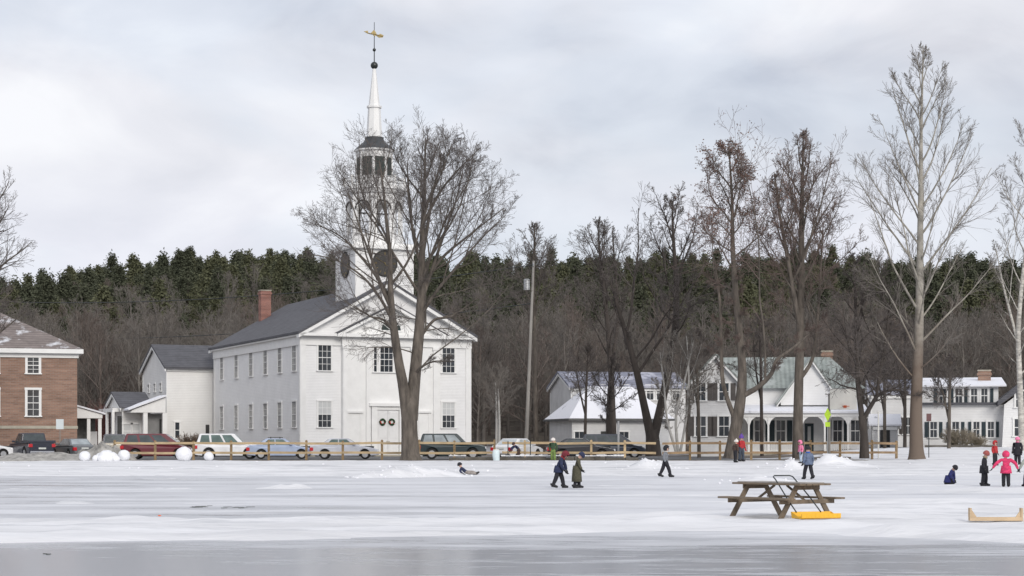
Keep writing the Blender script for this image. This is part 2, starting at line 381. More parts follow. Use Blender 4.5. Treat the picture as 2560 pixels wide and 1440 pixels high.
def ground_mat():
    m = bpy.data.materials.new('ground_cover'); m.use_nodes = True; t = m.node_tree; b = t.nodes['Principled BSDF']; b.inputs['Roughness'].default_value = 0.95
    tcn = t.nodes.new('ShaderNodeTexCoord')
    def nz(s, d=8):
        n = t.nodes.new('ShaderNodeTexNoise'); n.inputs['Scale'].default_value = s; n.inputs['Detail'].default_value = d; t.links.new(tcn.outputs['Object'], n.inputs[0]); return n
    a = nz(0.5); r = t.nodes.new('ShaderNodeValToRGB'); r.color_ramp.elements[0].color = (0.075, 0.058, 0.045, 1); r.color_ramp.elements[1].color = (0.17, 0.145, 0.115, 1)
    r.color_ramp.elements[0].position = 0.35; r.color_ramp.elements[1].position = 0.65
    t.links.new(a.outputs[0], r.inputs[0])
    c = nz(0.16); mr = t.nodes.new('ShaderNodeMapRange'); mr.inputs[1].default_value = 0.55; mr.inputs[2].default_value = 0.6; t.links.new(c.outputs[0], mr.inputs[0])
    # lying snow only on the low flat ground
    sp = t.nodes.new('ShaderNodeSeparateXYZ'); t.links.new(tcn.outputs['Object'], sp.inputs[0])
    fl = t.nodes.new('ShaderNodeMapRange'); fl.inputs[1].default_value = 195; fl.inputs[2].default_value = 215; fl.inputs[3].default_value = 1; fl.inputs[4].default_value = 0.0; t.links.new(sp.outputs[1], fl.inputs[0])
    mu = t.nodes.new('ShaderNodeMath'); mu.operation = 'MULTIPLY'; t.links.new(mr.outputs[0], mu.inputs[0]); t.links.new(fl.outputs[0], mu.inputs[1])
    mx = t.nodes.new('ShaderNodeMixRGB'); mx.inputs[2].default_value = (0.7, 0.71, 0.74, 1)
    t.links.new(mu.outputs[0], mx.inputs[0]); t.links.new(r.outputs[0], mx.inputs[1]); t.links.new(mx.outputs[0], b.inputs['Base Color']); return m
def right_rise(x, y): return 0.75 * sst(16, 32, x) * sst(116, 138, y) * (1 - sst(190, 220, y))
_gz0 = ground_z
def ground_z(x, y):
    return _gz0(x, y) + right_rise(np.asarray(x, float), np.asarray(y, float))
def gz(x, y): return float(ground_z(x, y))
ys = np.concatenate([np.array([-400, -200, -60]), np.arange(-10, 84, 8), np.arange(84, 124, 0.75), np.arange(124, 200, 3), np.arange(200, 520, 4), np.array([560, 700, 1000, 1600, 2600])])
xs = np.concatenate([np.array([-1600, -900, -500, -300]), np.arange(-200, 201, 4), np.array([300, 500, 900, 1600])])
grid_mesh('ground', xs, ys, ground_z, ground_mat())

def ice_mat():
    m = bpy.data.materials.new('pond_ice'); m.use_nodes = True; t = m.node_tree; b = t.nodes['Principled BSDF']
    b.inputs['IOR'].default_value = 1.31
    tcn = t.nodes.new('ShaderNodeTexCoord')
    def nz(sc3, s, d=6, rough=0.6):
        mp_ = t.nodes.new('ShaderNodeMapping'); mp_.inputs['Scale'].default_value = sc3; t.links.new(tcn.outputs['Object'], mp_.inputs[0])
        n = t.nodes.new('ShaderNodeTexNoise'); n.inputs['Scale'].default_value = s; n.inputs['Detail'].default_value = d; n.inputs['Roughness'].default_value = rough
        t.links.new(mp_.outputs[0], n.inputs[0]); return n
    big = nz((0.10, 0.42, 1), 1.0, 7, 0.62); fine = nz((0.5, 2.2, 1), 1.4, 8, 0.65)
    sp = t.nodes.new('ShaderNodeSeparateXYZ'); t.links.new(tcn.outputs['Object'], sp.inputs[0])
    # frost cover grows away from the wet ice in the foreground
    bias = t.nodes.new('ShaderNodeMapRange'); bias.inputs[1].default_value = 25; bias.inputs[2].default_value = 38; bias.inputs[3].default_value = -0.13; bias.inputs[4].default_value = 0.06
    t.links.new(sp.outputs[1], bias.inputs[0])
    bx = t.nodes.new('ShaderNodeMapRange'); bx.inputs[1].default_value = -22; bx.inputs[2].default_value = 14; bx.inputs[3].default_value = -0.05; bx.inputs[4].default_value = 0.05
    t.links.new(sp.outputs[0], bx.inputs[0])
    s1 = t.nodes.new('ShaderNodeMath'); s1.operation = 'MULTIPLY_ADD'; s1.inputs[1].default_value = 0.6; t.links.new(big.outputs[0], s1.inputs[0])
    s0 = t.nodes.new('ShaderNodeMath'); s0.operation = 'MULTIPLY'; s0.inputs[1].default_value = 0.4; t.links.new(fine.outputs[0], s0.inputs[0]); t.links.new(s0.outputs[0], s1.inputs[2])
    s2 = t.nodes.new('ShaderNodeMath'); t.links.new(s1.outputs[0], s2.inputs[0]); t.links.new(bias.outputs[0], s2.inputs[1])
    s3 = t.nodes.new('ShaderNodeMath'); t.links.new(s2.outputs[0], s3.inputs[0]); t.links.new(bx.outputs[0], s3.inputs[1])
    fr = t.nodes.new('ShaderNodeMapRange'); fr.inputs[1].default_value = 0.41; fr.inputs[2].default_value = 0.60; t.links.new(s3.outputs[0], fr.inputs[0])
    mx = t.nodes.new('ShaderNodeMixRGB'); mx.inputs[1].default_value = (0.35, 0.362, 0.39, 1); mx.inputs[2].default_value = (0.70, 0.71, 0.74, 1)
    t.links.new(fr.outputs[0], mx.inputs[0]); t.links.new(mx.outputs[0], b.inputs['Base Color'])
    rr = t.nodes.new('ShaderNodeMapRange'); rr.inputs[3].default_value = 0.2; rr.inputs[4].default_value = 0.75; t.links.new(fr.outputs[0], rr.inputs[0]); t.links.new(rr.outputs[0], b.inputs['Roughness'])
    sr = t.nodes.new('ShaderNodeMapRange'); sr.inputs[3].default_value = 0.5; sr.inputs[4].default_value = 0.12; t.links.new(fr.outputs[0], sr.inputs[0]); t.links.new(sr.outputs[0], b.inputs['Specular IOR Level'])
    rip = nz((0.35, 3.2, 1), 1.6, 5); bp = t.nodes.new('ShaderNodeBump'); bp.inputs['Strength'].default_value = 0.16; bp.inputs['Distance'].default_value = 0.02
    t.links.new(rip.outputs[0], bp.inputs['Height']); t.links.new(bp.outputs[0], b.inputs['Normal']); return m
m_ice = ice_mat()
o = MB().box(-90, 90, -40, 93, -0.06, 0).build('pond_ice', m_ice); o['kind'] = 'structure'

LUMPS = []   # px, y distance, width, depth, height
for px, Y, w, d, h in [(915, 86, 0.55, 0.9, .36), (945, 87, .5, .8, .30), (985, 86.5, .6, 1, .40), (1020, 87, .6, 1, .33), (1060, 88, 1.0, 1.2, .33), (1100, 88.5, 1.1, 1.2, .42),
                       (1600, 101, .6, 1, .30), (1620, 101, .5, 1, .34), (1650, 101, .7, 1, .30), (1905, 78, 1.1, 1.3, .20), (1870, 79, .8, 1, .15), (1970, 100, .4, .6, .45), (1985, 100, .4, .6, .5),
                       (2085, 104, .9, 1, .34), (2120, 104, 1, 1, .42), (2060, 104, .8, 1, .25), (190, 50, .7, .5, .14), (165, 50.5, .5, .4, .1), (700, 66, .9, .6, .16), (730, 66, .6, .5, .14), (560, 100, 3, 1, .15),
                       (2140, 64, 1.2, 1, .10), (2460, 62, 2.2, 1, .12), (1560, 70, 1.5, 1, .1), (330, 39.5, .5, .4, .05), (1690, 36.5, .8, .5, .07), (2250, 33, 1.2, .9, .08), (2080, 35.5, .9, .7, .08)]:
    LUMPS.append((xx(px, Y), Y, w, d, h))
def snow_z(x, y):
    base = np.maximum(0, ground_z(x, y)); base = np.where(y < 90, 0, base)
    lo = np.interp(x, [-14, -9.7, -5, 0, 4, 6, 9.7, 13], [30.3, 30.6, 31.6, 33.2, 34.6, 33.6, 28.8, 27.5])
    hi = np.interp(x, [-14, -9.7, -5, 0, 4, 7, 9.7], [37.8, 38.2, 38.8, 40.0, 42, 46, 50])
    wob = 3.2 * (fbm(x * 0.5, y * 0.35 + 3) - 0.5)
    band = sst(-0.9, 0.5, y - lo + wob * 0.5) * (1 - sst(-0.8, 2.2, y - hi + wob))
    n = fbm(x * 0.13, y * 0.40 + 5, 5); n2 = fbm(x * 0.9, y * 1.6, 4) - 0.5
    r = -0.05 + 0.16 * band * (0.55 + 0.9 * (fbm(x * 0.5, y * 0.7 + 40) - 0.25)) 
    rink = sst(40, 52, y) * (1 - sst(86, 92, y)); r = r + rink * (n - 0.565 + 0.004 * np.clip(x, -16, 14)) * 0.28
    shore = sst(86, 94, y + 3 * n2) * (1 - sst(112.5, 116, y + 5 * n2 + 2.4 * (fbm(x * 0.2, 1.7) - .5)) * (1 - sst(18, 26, x)))
    shore = shore * (1 - sst(138, 142, y + 3 * n2))
    r = r + shore * (0.11 + 0.05 * n2)
    r = r - (1 - shore) * 0.12 * sst(94, 98, y)
    r = r + 0.075 * n2 * (y > 28) * (0.45 + band) + 0.05 * (fbm(x * 2.6 + 8, y * 2.2, 3) - .5) * sst(30, 40, y)
    for (lx, ly, w, d, h) in LUMPS: r = r + (h + 0.05) * np.exp(-((x - lx) / w) ** 2 - ((y - ly) / d) ** 2) * 0.8 * (0.25 + 1.4 * fbm(x * 1.7 + 3, y * 1.5, 4))
    r = np.where(y < 26.5, -0.1, r)
    return base + r
ys = np.concatenate([np.arange(24, 50, 0.14), np.arange(50, 92, 0.22), np.arange(92, 118, 0.35), np.arange(118, 146, 1.0)])
xs = np.arange(-46, 48.1, 0.28)
grid_mesh('snow', xs, ys, snow_z, m_snow)
def sz(x, y): return float(max(0, snow_z(np.array([float(x)]), np.array([float(y)]))[0]))
# parking lot in front of the church
MBx = MB().box(-70, 21, 120.5, 148, 0.45, 0.515).build('parking_lot', m_asphalt); MBx['kind'] = 'structure'
# thin dark pieces standing for the crack in the ice and a few dark flecks
rr_ = random.Random(5); mb = MB()
for k in range(26):
    x = xx(rr_.choice((rr_.uniform(480, 510), rr_.uniform(560, 628))), 46.9); y = 46.9 + rr_.gauss(0, 0.35) + 0.25 * math.sin(x * 2); s = rr_.uniform(.02, .06)
    mb.ext([(x - s * 2, y), (x, y - s), (x + s * 2.2, y + s * .2), (x + s, y + s)], 'z', 0.001, 0.012)
for (px, Y) in ((115, 27.2),):
    for k in range(3):
        x = xx(px, Y) + rr_.uniform(-.06, .06); y = Y + rr_.uniform(-.1, .1); s = 0.016
        mb.ext([(x - s * 2, y), (x, y - s), (x + s * 2.2, y + s * .2), (x + s, y + s)], 'z', 0.001, 0.014)
tag(mb.build('dark_ice_marks', mat('dark_ice_mark', (0.13, 0.14, 0.14), 0.6, 0.3, 4)), kind='stuff')

# ------------------------------------------------------------------ bare-tree growth
def tubes(segs, n):
    """segs (m,8): p0,r0,p1,r1 -> frustums without caps"""
    S = np.asarray(segs, float); P0 = S[:, 0:3]; R0 = S[:, 3]; P1 = S[:, 4:7]; R1 = S[:, 7]
    d = P1 - P0; d /= np.maximum(np.linalg.norm(d, axis=1, keepdims=True), 1e-9)
    ref = np.where(np.abs(d[:, 2:3]) < 0.985, np.array([[0.0, 0.0, 1.0]]), np.array([[1.0, 0, 0]]))
    if n >= 6: ref = np.tile(np.array([[0.02, 1.0, 0.05]]), (len(S), 1))
    u = np.cross(d, ref); u /= np.maximum(np.linalg.norm(u, axis=1, keepdims=True), 1e-9); w = np.cross(u, d)
    a = 2 * PI * np.arange(n) / n; ca = np.cos(a)[None, :, None]; sa = np.sin(a)[None, :, None]
    ring = u[:, None, :] * ca + w[:, None, :] * sa
    V = np.concatenate([P0[:, None, :] + ring * R0[:, None, None], P1[:, None, :] + ring * R1[:, None, None]], 1).reshape(-1, 3)
    base = (np.arange(len(S)) * 2 * n)[:, None]; k = np.arange(n)[None, :]; k2 = (k + 1) % n
    Q = np.stack([base + k, base + n + k, base + n + k2, base + k2], 2).reshape(-1, 4)
    return V, Q
class Tree:
    egg = 0.0
    def __init__(s, seed): s.r = random.Random(seed); s.trunk = []; s.limb = []; s.twig = []; s.tips = []
    def stem(s, pts, rs, dst=None, sub=4):
        """smooth polyline with radii"""
        P = [Vector(p) for p in pts]; out = []; n = len(P)
        for i in range(n - 1):
            a = P[max(i - 1, 0)]; b = P[i]; c = P[i + 1]; d = P[min(i + 2, n - 1)]
            for j in range(sub):
                t = j / sub; q = 0.5 * ((2 * b) + (c - a) * t + (2 * a - 5 * b + 4 * c - d) * t * t + (3 * b - a - 3 * c + d) * t ** 3)
                out.append((q, rs[i] * (1 - t) + rs[i + 1] * t))
        out.append((P[-1], rs[-1])); dst = s.trunk if dst is None else dst
        for (p, r), (q, r2) in zip(out, out[1:]): dst.append((*p, r, *q, r2))
        return out
    def grow(s, p, d, L, r, lvl, mx, P):
        n = P['n'][lvl]; st = L / n; rg = s.r; wob = P['wob']; up = P['up']; rt = P.get('rt', 0.006)
        dst = s.limb if lvl == 1 else s.twig
        for i in range(n):
            t = i / n
            d = (d + Vector((rg.gauss(0, wob), rg.gauss(0, wob), rg.gauss(0, wob) + up))).normalized()
            q = p + d * st; ra = max(rt, r * (1 - 0.8 * t)); rb = max(rt * .8, r * (1 - 0.8 * (t + 1 / n)))
            dst.append((*p, ra, *q, rb))
            if lvl < mx:
                k = P['kids'][lvl]; k = int(k) + (rg.random() < k - int(k))
                if lvl == 1 and t < P.get('bare', 0.15): k = 0
                for _ in range(k):
                    ang = R(rg.uniform(*P['ang'])); ax = Vector((rg.gauss(0, 1), rg.gauss(0, 1), rg.gauss(0, 1))).cross(d)
                    if ax.length < 1e-4: continue
                    c = Matrix.Rotation(ang, 3, ax.normalized()) @ d
                    Lc = L * P['ratio'][lvl] * (1.1 - 0.75 * t) * rg.uniform(0.65, 1.15)
                    s.grow(p + d * st * rg.random(), c, Lc, max(rt, ra * 0.55), lvl + 1, mx, P)
            p = q
        if lvl >= mx - 1: s.tips.append(p.copy())
    def primaries(s, path, env, P, t0, t1, count, ang, mx=4, lr=0.30):
        """limbs off a stem, each reaching towards the crown's outline env=(centre, radii)"""
        rg = s.r; C, E = env; n = len(path); az = rg.uniform(0, 6.28)
        for k in range(count):
            t = t0 + (t1 - t0) * (k + rg.random() * 0.8) / count; i = min(int(t * (n - 1)), n - 2); p, r = path[i]
            fr = t * (n - 1) - i; p = p + (path[i + 1][0] - p) * fr
            ax_ = (path[i + 1][0] - path[i][0]).normalized(); az += 2.4 + rg.uniform(-.5, .5)
            tt = (t - t0) / max(1e-6, t1 - t0); an = R(ang[0] + (ang[1] - ang[0]) * tt + rg.uniform(-8, 8))
            side = ax_.cross(Vector((math.cos(az), math.sin(az), 0.01))).normalized(); d = Matrix.Rotation(an, 3, side) @ ax_
            L = s.reach(p, d + Vector((0, 0, P.get('lift', 0.25))), C, E) * rg.uniform(0.82, 1.04)
            if L < 0.4: continue
            s.grow(p, d, L, min(r * 0.62, lr * (0.35 + 0.065 * L)), 1, mx, P)
    def reach(s, p, d, C, E):
        if s.egg: k_ = 1 - s.egg * max(0.0, min(1.0, (p[2] - C[2]) / E[2] + .15)); E = (E[0] * k_, E[1] * k_, E[2])
        d = d.normalized(); o = [(p[i] - C[i]) / E[i] for i in range(3)]; v = [d[i] / E[i] for i in range(3)]
        a = sum(x * x for x in v); b = 2 * sum(x * y for x, y in zip(o, v)); c = sum(x * x for x in o) - 1; D = b * b - 4 * a * c
        if D < 0: return 1.2
        t = (-b + math.sqrt(D)) / (2 * a); return max(t, 0.8)
    def build(s, root, mt, ml, mw, names=('trunk', 'limbs', 'twigs'), nt=9, nl=5, nw=3):
        V, Q = tubes(s.trunk, nt); meshobj('trunk', fast_mesh('trunk', V, Q, True), mt, root)
        V1, Q1 = tubes(s.limb, nl); V2, Q2 = tubes(s.twig, nw); me = fast_mesh('crown', np.concatenate([V1, V2]), np.concatenate([Q1, Q2 + len(V1)]), True)
        me.materials.append(ml); me.materials.append(mw); me.polygons.foreach_set('material_index', np.concatenate([np.zeros(len(Q1), np.int32), np.ones(len(Q2), np.int32)])); meshobj('crown', me, None, root)
        return root
PB = dict(n={1: 9, 2: 5, 3: 4, 4: 2, 5: 2}, wob=0.08, up=0.05, kids={1: 1.3, 2: 1.2, 3: .95, 4: 1}, ratio={1: .50, 2: .58, 3: .62, 4: .6}, ang=(28, 52), lift=.3, rt=.009)

def px_pts(lst, Y0):
    """stem given as photo column / row / sideways depth -> real points at its distance"""
    return [(xx(px, Y0 + dy), Y0 + dy, zz(py, Y0 + dy)) for px, py, dy in lst]

# ---- T1 the twin-stemmed maple in front of the church
Y = 116.0; base = Vector((xx(1026, Y), Y, 0))
def local(pts, b): return [(p[0] - b[0], p[1] - b[1], p[2] - b[2]) for p in pts]
def start_tree(name, label, px, Y, group=None, cat='tree'):
    x = xx(px, Y); z = gz(x, Y) - 0.05; return thing(name, label, cat, (x, Y, z), 0, group), Vector((x, Y, z))
T = Tree(11); root, b0 = start_tree('maple_tree', 'large leafless twin-stemmed maple standing in front of the white church', 1026, Y, 'bare trees along the pond edge')
def L_(lst, Y=Y, b=b0): return local(px_pts(lst, Y), b)
T.stem(L_([(1027, 1156, 0), (1026, 1135, 0), (1024, 1090, 0), (1023, 1040, 0), (1024, 1012, 0), (1025, 985, 0)]), [.86, .60, .53, .51, .44, .06], sub=6)
sa = T.stem(L_([(1020, 1050, 0), (1009, 970, -.1), (996, 900, -.5), (982, 800, -1), (976, 720, -1.4), (975, 640, -1.6), (967, 560, -1.8), (958, 470, -2), (948, 400, -2.2)]), [.42, .35, .29, .24, .18, .14, .11, .07, .03])
sb = T.stem(L_([(1028, 1050, 0), (1036, 950, .3), (1043, 880, .6), (1050, 800, .8), (1054, 700, 1), (1056, 600, 1.2), (1060, 500, 1.4), (1062, 420, 1.5), (1064, 345, 1.6)]), [.43, .39, .36, .32, .24, .19, .14, .08, .03])
# side limbs seen in the photo: the left fan and the right fan
fans = [([(978, 770, -1), (955, 720, -1.6), (930, 650, -2.2), (900, 570, -2.6), (870, 480, -3)], .15), ([(977, 750, -1.2), (940, 690, -.6), (900, 640, 0), (850, 590, .6), (790, 560, 1)], .13),
        ([(980, 800, -1), (950, 745, -2), (905, 690, -3), (840, 650, -4), (770, 635, -4.6)], .12), ([(1060, 520, 1.4), (1100, 440, 0), (1130, 360, -1)], .09),
        ([(1052, 760, .9), (1075, 690, 1.6), (1105, 600, 2.2), (1140, 500, 2.7), (1160, 410, 3)], .15),
        ([(1051, 790, .8), (1090, 730, .2), (1140, 670, -.6), (1200, 600, -1.4), (1250, 550, -2)], .14), ([(1055, 700, 1), (1085, 620, 0), (1120, 540, -1.2), (1175, 450, -2)], .12),
        ([(1056, 640, 1.2), (1070, 560, 2.4), (1085, 470, 3.4), (1110, 380, 4)], .15), ([(1055, 670, 1), (1035, 600, 1.2), (1022, 500, 1), (1018, 400, .6)], .13),
        ([(1046, 850, .7), (1085, 800, 1.6), (1130, 790, 2.4), (1200, 740, 3.4)], .13), ([(1036, 935, .3), (1058, 915, -.6), (1090, 903, -1.3), (1130, 905, -2)], .11),
        ([(985, 830, -.8), (960, 800, -1.8), (925, 790, -2.7), (880, 760, -3.4)], .12), ([(1057, 560, 1.2), (1100, 480, 1.6), (1150, 420, 1.2), (1200, 370, .6)], .12),
        ([(1052, 730, 1), (1100, 650, 2.6), (1170, 590, 3.6), (1260, 520, 4.4)], .15)]
envT1 = (Vector(L_([(1030, 590, 0)])[0]), (7.3, 6.2, 7.3))
PT1 = dict(PB, wob=.07, up=.05, kids={1: 1.3, 2: 1.15, 3: .8, 4: 1}, ratio={1: .52, 2: .60, 3: .66, 4: .6}, rt=.0078)
for st, tt0, c in ((sa, .45, 4), (sb, .45, 9)): T.primaries(st, envT1, PT1, tt0, .98, c, (50, 22), lr=.11)
for pts, r0 in fans:
    pth = T.stem(L_(pts), [r0 * (1 - .82 * i / (len(pts) - 1)) for i in range(len(pts))], T.limb)
    T.primaries(pth, envT1, PT1, .12, .97, 6, (42, 22), lr=.060)
# drooping low twiggy branches in front of the facade
PD = dict(PT1, up=-.03, lift=-.1)
T.primaries(sa, (envT1[0] - Vector((0, 0, 5.5)), (4.2, 4, 3.4)), PD, .30, .52, 3, (78, 66), lr=.08, mx=4); T.primaries(sb, (envT1[0] - Vector((-.5, 0, 6)), (4.8, 4, 3.6)), PD, .22, .5, 4, (80, 64), lr=.08, mx=4)
T.build(root, m_bark, m_bark, m_twig, nt=14)
print('T1', len(T.limb), len(T.twig))

# ---- generic foreground tree from its outline
def shore_tree(name, label, seed, Y, foot, stems, env, prim, P=None, mt=m_bark, mw=m_twig, group='bare trees along the pond edge', leaves=None, mx=4, nt=9):
    root, b = start_tree(name, label, foot[0], Y, group); T = Tree(seed); P = P or PB; T.egg = P.get('egg', 0)
    C = Vector(local(px_pts([(env[0], env[1], 0)], Y), b)[0]); s = Y / F; E = (env[2] * s, (env[4] if len(env) > 4 else env[2]) * s * .85, env[3] * s)
    paths = [T.stem(local(px_pts(p, Y), b), r) for p, r in stems]
    for si, t0, t1, cnt, ang, lr in prim: T.primaries(paths[si], (C, E), P, t0, t1, cnt, ang, mx=mx, lr=lr)
    T.build(root, mt, mt, mw, nt=nt)
    if leaves:
        frac, size, m, keep = leaves; rg = random.Random(seed + 1); vs = []; qs = []
        for tp in T.tips:
            if rg.random() > frac or not keep(tp, C, E): continue
            for _ in range(3):
                c = tp + Vector((rg.gauss(0, .13), rg.gauss(0, .13), rg.gauss(0, .13))); a = Vector((rg.gauss(0, 1), rg.gauss(0, 1), rg.gauss(0, 1))).normalized() * size; bb = a.cross(Vector((rg.gauss(0, 1), rg.gauss(0, 1), rg.gauss(0, 1)))).normalized() * size * .6
                k = len(vs); vs += [c - a, c - bb, c + a, c + bb]; qs.append((k, k + 1, k + 2, k + 3))
        if qs: me = fast_mesh('dry_leaves', [tuple(v) for v in vs], qs); meshobj('dry_leaves', me, m, root)
    print(label[:30], len(T.limb), len(T.twig)); return root
# left edge tree (stands just outside the frame on the left, crown reaching in)
shore_tree('bare_tree', 'leafless grey tree at the left edge reaching over the brick building', 21, 118, (-90, 1150),
           [([(-90, 1155, 0), (-88, 1050, 0), (-85, 900, 0), (-82, 760, 0), (-80, 620, 0), (-78, 480, 0)], [.62, .42, .36, .3, .2, .05])], (-70, 640, 165, 250), [(0, .30, .97, 30, (66, 24), .17)],
           dict(PB, kids={1: 1.3, 2: 1.2, 3: 1.0, 4: 1}), mw=m_twig)
# trees between church and houses
shore_tree('bare_tree', 'thin leafless tree rising behind the grey utility pole', 22, 186, (1335, 1120),
           [([(1340, 1130, 0), (1338, 950, 0), (1336, 800, 0), (1335, 680, 0), (1336, 560, 0)], [.3, .22, .17, .12, .03])], (1335, 690, 75, 135), [(0, .4, .97, 22, (48, 20), .10)], dict(PB, rt=.012), mw=m_twig, group=None)
shore_tree('bare_tree', 'leafless tree with a small dark nest clump, left of the forked trunk', 23, 168, (1530, 1130),
           [([(1535, 1135, 0), (1530, 980, 0), (1522, 850, 0), (1512, 740, 0), (1500, 640, 0), (1495, 556, 0)], [.32, .28, .24, .2, .12, .03]), ([(1526, 930, 0), (1545, 800, 1), (1540, 700, 1.5), (1530, 570, 2)], [.22, .17, .12, .03])],
           (1500, 720, 82, 180), [(0, .3, .97, 18, (46, 20), .12), (1, .3, .97, 12, (44, 20), .1)], dict(PB, rt=.012), mt=m_barkdark, mw=m_twig, group=None)
shore_tree('bare_tree', 'forked leafless tree with dark V-shaped trunk behind the fence', 24, 128, (1632, 1130),
           [([(1634, 1140, 0), (1632, 1100, 0), (1630, 1075, 0)], [.6, .5, .45]),
            ([(1628, 1095, 0), (1612, 1020, -.3), (1592, 930, -.8), (1570, 850, -1), (1545, 770, -1.5), (1525, 700, -2)], [.36, .28, .24, .2, .13, .03]),
            ([(1634, 1095, 0), (1656, 1000, .3), (1676, 900, .6), (1690, 800, .8), (1690, 700, 1), (1683, 590, 1), (1680, 500, 1)], [.36, .3, .27, .24, .18, .11, .03])],
           (1672, 640, 112, 175), [(1, .35, .97, 12, (44, 22), .12), (2, .42, .98, 20, (60, 24), .12)], dict(PB, rt=.011), mt=m_barkdark, mw=m_twig)
def keep4(tp, C, E): return tp.z > C.z - E[2] * .45
shore_tree('alder_tree', 'tall tree with rusty dry leaf clusters and a long branch leaning right', 25, 116, (1828, 1140),
           [([(1829, 1147, 0), (1836, 1090, 0), (1850, 1010, 0), (1856, 930, 0), (1850, 850, 0), (1840, 740, 0), (1832, 620, 0), (1830, 500, 0), (1822, 365, 0)], [.56, .40, .35, .29, .24, .2, .15, .1, .03]),
            ([(1855, 990, 0), (1895, 968, -.5), (1928, 935, -1), (1942, 900, -1.2), (1985, 868, -1.4), (2040, 820, -1.6)], [.2, .16, .14, .12, .09, .03]),
            ([(1838, 1050, 0), (1808, 960, .4), (1803, 860, .8), (1800, 760, 1), (1785, 640, 1.2)], [.17, .14, .12, .1, .03])],
           (1812, 520, 98, 182), [(0, .45, .98, 26, (74, 30), .11), (1, .3, .95, 7, (50, 30), .06), (2, .3, .95, 9, (44, 30), .07)], dict(PB, up=.02, wob=.13, kids={1: 1.4, 2: 1.3, 3: 1.1, 4: 1}), mt=m_bark, mw=m_twigred, leaves=(.20, .070, m_seed, keep4))
shore_tree('bare_tree', 'tall straight leafless tree in front of the porch house', 26, 117, (1996, 1128),
           [([(1996, 1146, 0), (1995, 1060, 0), (1997, 960, 0), (2000, 860, 0), (2001, 760, 0), (2003, 660, 0), (2004, 560, 0), (2006, 450, 0), (2008, 335, 0)], [.42, .32, .3, .28, .26, .22, .17, .10, .03]),
            ([(2000, 820, 0), (1985, 740, -.5), (1968, 640, -1), (1950, 540, -1.4), (1935, 430, -1.6)], [.18, .16, .13, .09, .03]), ([(1998, 950, 0), (2030, 900, .4), (2042, 820, .8), (2050, 700, 1), (2058, 560, 1.4)], [.15, .12, .1, .08, .03])],
           (2008, 560, 122, 235), [(0, .40, .98, 20, (52, 22), .12), (1, .25, .97, 12, (40, 20), .10), (2, .4, .97, 12, (44, 22), .09)], dict(PB, up=.06, rt=.010), mw=m_twigred)
shore_tree('small_tree', 'small dark many-branched tree right of the basketball hoop', 27, 116, (2160, 1138),
           [([(2161, 1146, 0), (2160, 1090, 0), (2155, 1040, 0)], [.34, .26, .24]), ([(2156, 1050, 0), (2145, 960, .3), (2140, 850, .6), (2138, 720, .9), (2135, 640, 1)], [.2, .16, .13, .08, .02]),
            ([(2158, 1050, 0), (2180, 1010, -.4), (2200, 985, -.8), (2240, 975, -1.2), (2280, 990, -1.5)], [.16, .14, .11, .08, .02]), ([(2190, 1000, -.6), (2200, 930, -.2), (2215, 840, 0), (2225, 740, .4)], [.11, .09, .07, .02])],
           (2165, 850, 128, 210), [(1, .15, .97, 20, (66, 26), .12), (2, .2, .97, 10, (60, 40), .08), (3, .1, .97, 12, (50, 26), .07)], dict(PB, wob=.14, up=.02, rt=.010), mt=m_barkdark, mw=m_twig)
PS = dict(PB, wob=.05, up=.045, kids={1: 1.35, 2: 1.15, 3: .8, 4: 1}, ratio={1: .46, 2: .6, 3: .66, 4: .6}, ang=(20, 40), lift=.3, rt=.0085, bare=.25, egg=.5)
shore_tree('sycamore_tree', 'tallest tree, pale-barked sycamore with brown foot and straight trunk', 28, 115, (2291, 1138),
           [([(2292, 1148, 0), (2291, 1120, 0), (2290, 1040, 0), (2293, 940, 0), (2297, 840, 0), (2299, 740, 0), (2300, 640, 0), (2301, 540, 0), (2302, 430, 0), (2303, 310, 0), (2306, 200, 0), (2308, 112, 0)], [.60, .45, .40, .35, .30, .26, .22, .18, .14, .10, .06, .02])],
           (2304, 560, 178, 455, 160), [(0, .26, .985, 38, (52, 24), .095)], PS, mt=m_syc, mw=m_paletwig, nt=12)
shore_tree('birch_tree', 'white-barked birch at the right edge in front of the gabled house', 29, 130, (2556, 1130),
           [([(2556, 1140, 0), (2552, 1020, 0), (2548, 920, 0), (2546, 820, 0), (2556, 700, 0), (2572, 560, 0), (2584, 420, 0), (2590, 240, 0)], [.26, .22, .19, .17, .14, .11, .07, .02]),
            ([(2546, 860, 0), (2525, 780, .4), (2505, 700, .8), (2490, 620, 1)], [.11, .09, .06, .02])],
           (2580, 600, 105, 370), [(0, .25, .98, 24, (54, 24), .08), (1, .2, .95, 6, (46, 26), .05)], dict(PS, rt=.009), mt=mat('white_birch_bark', (.46, .44, .40), .8, .5, 2.5, stretch=(1, 1, 2.5)), mw=m_paletwig)
shore_tree('bare_tree', 'pale multi-stemmed young tree left of the green-roofed house', 30, 124, (1700, 1125),
           [([(1696, 1135, 0), (1690, 1040, 0), (1712, 950, 0), (1735, 850, 0)], [.11, .09, .07, .02]), ([(1700, 1135, 0), (1716, 1040, 0), (1722, 940, 0), (1716, 840, 0)], [.10, .08, .06, .02]), ([(1692, 1135, 0), (1668, 1050, 0), (1660, 960, 0), (1650, 880, 0)], [.1, .08, .06, .02])],
           (1700, 930, 70, 120), [(0, .2, .95, 8, (44, 24), .05), (1, .2, .95, 8, (44, 24), .05), (2, .2, .95, 8, (44, 24), .05)], dict(PB, rt=.010), mt=mat('pale_stem', (.40, .39, .37), .9, .25, 2), mw=m_paletwig)
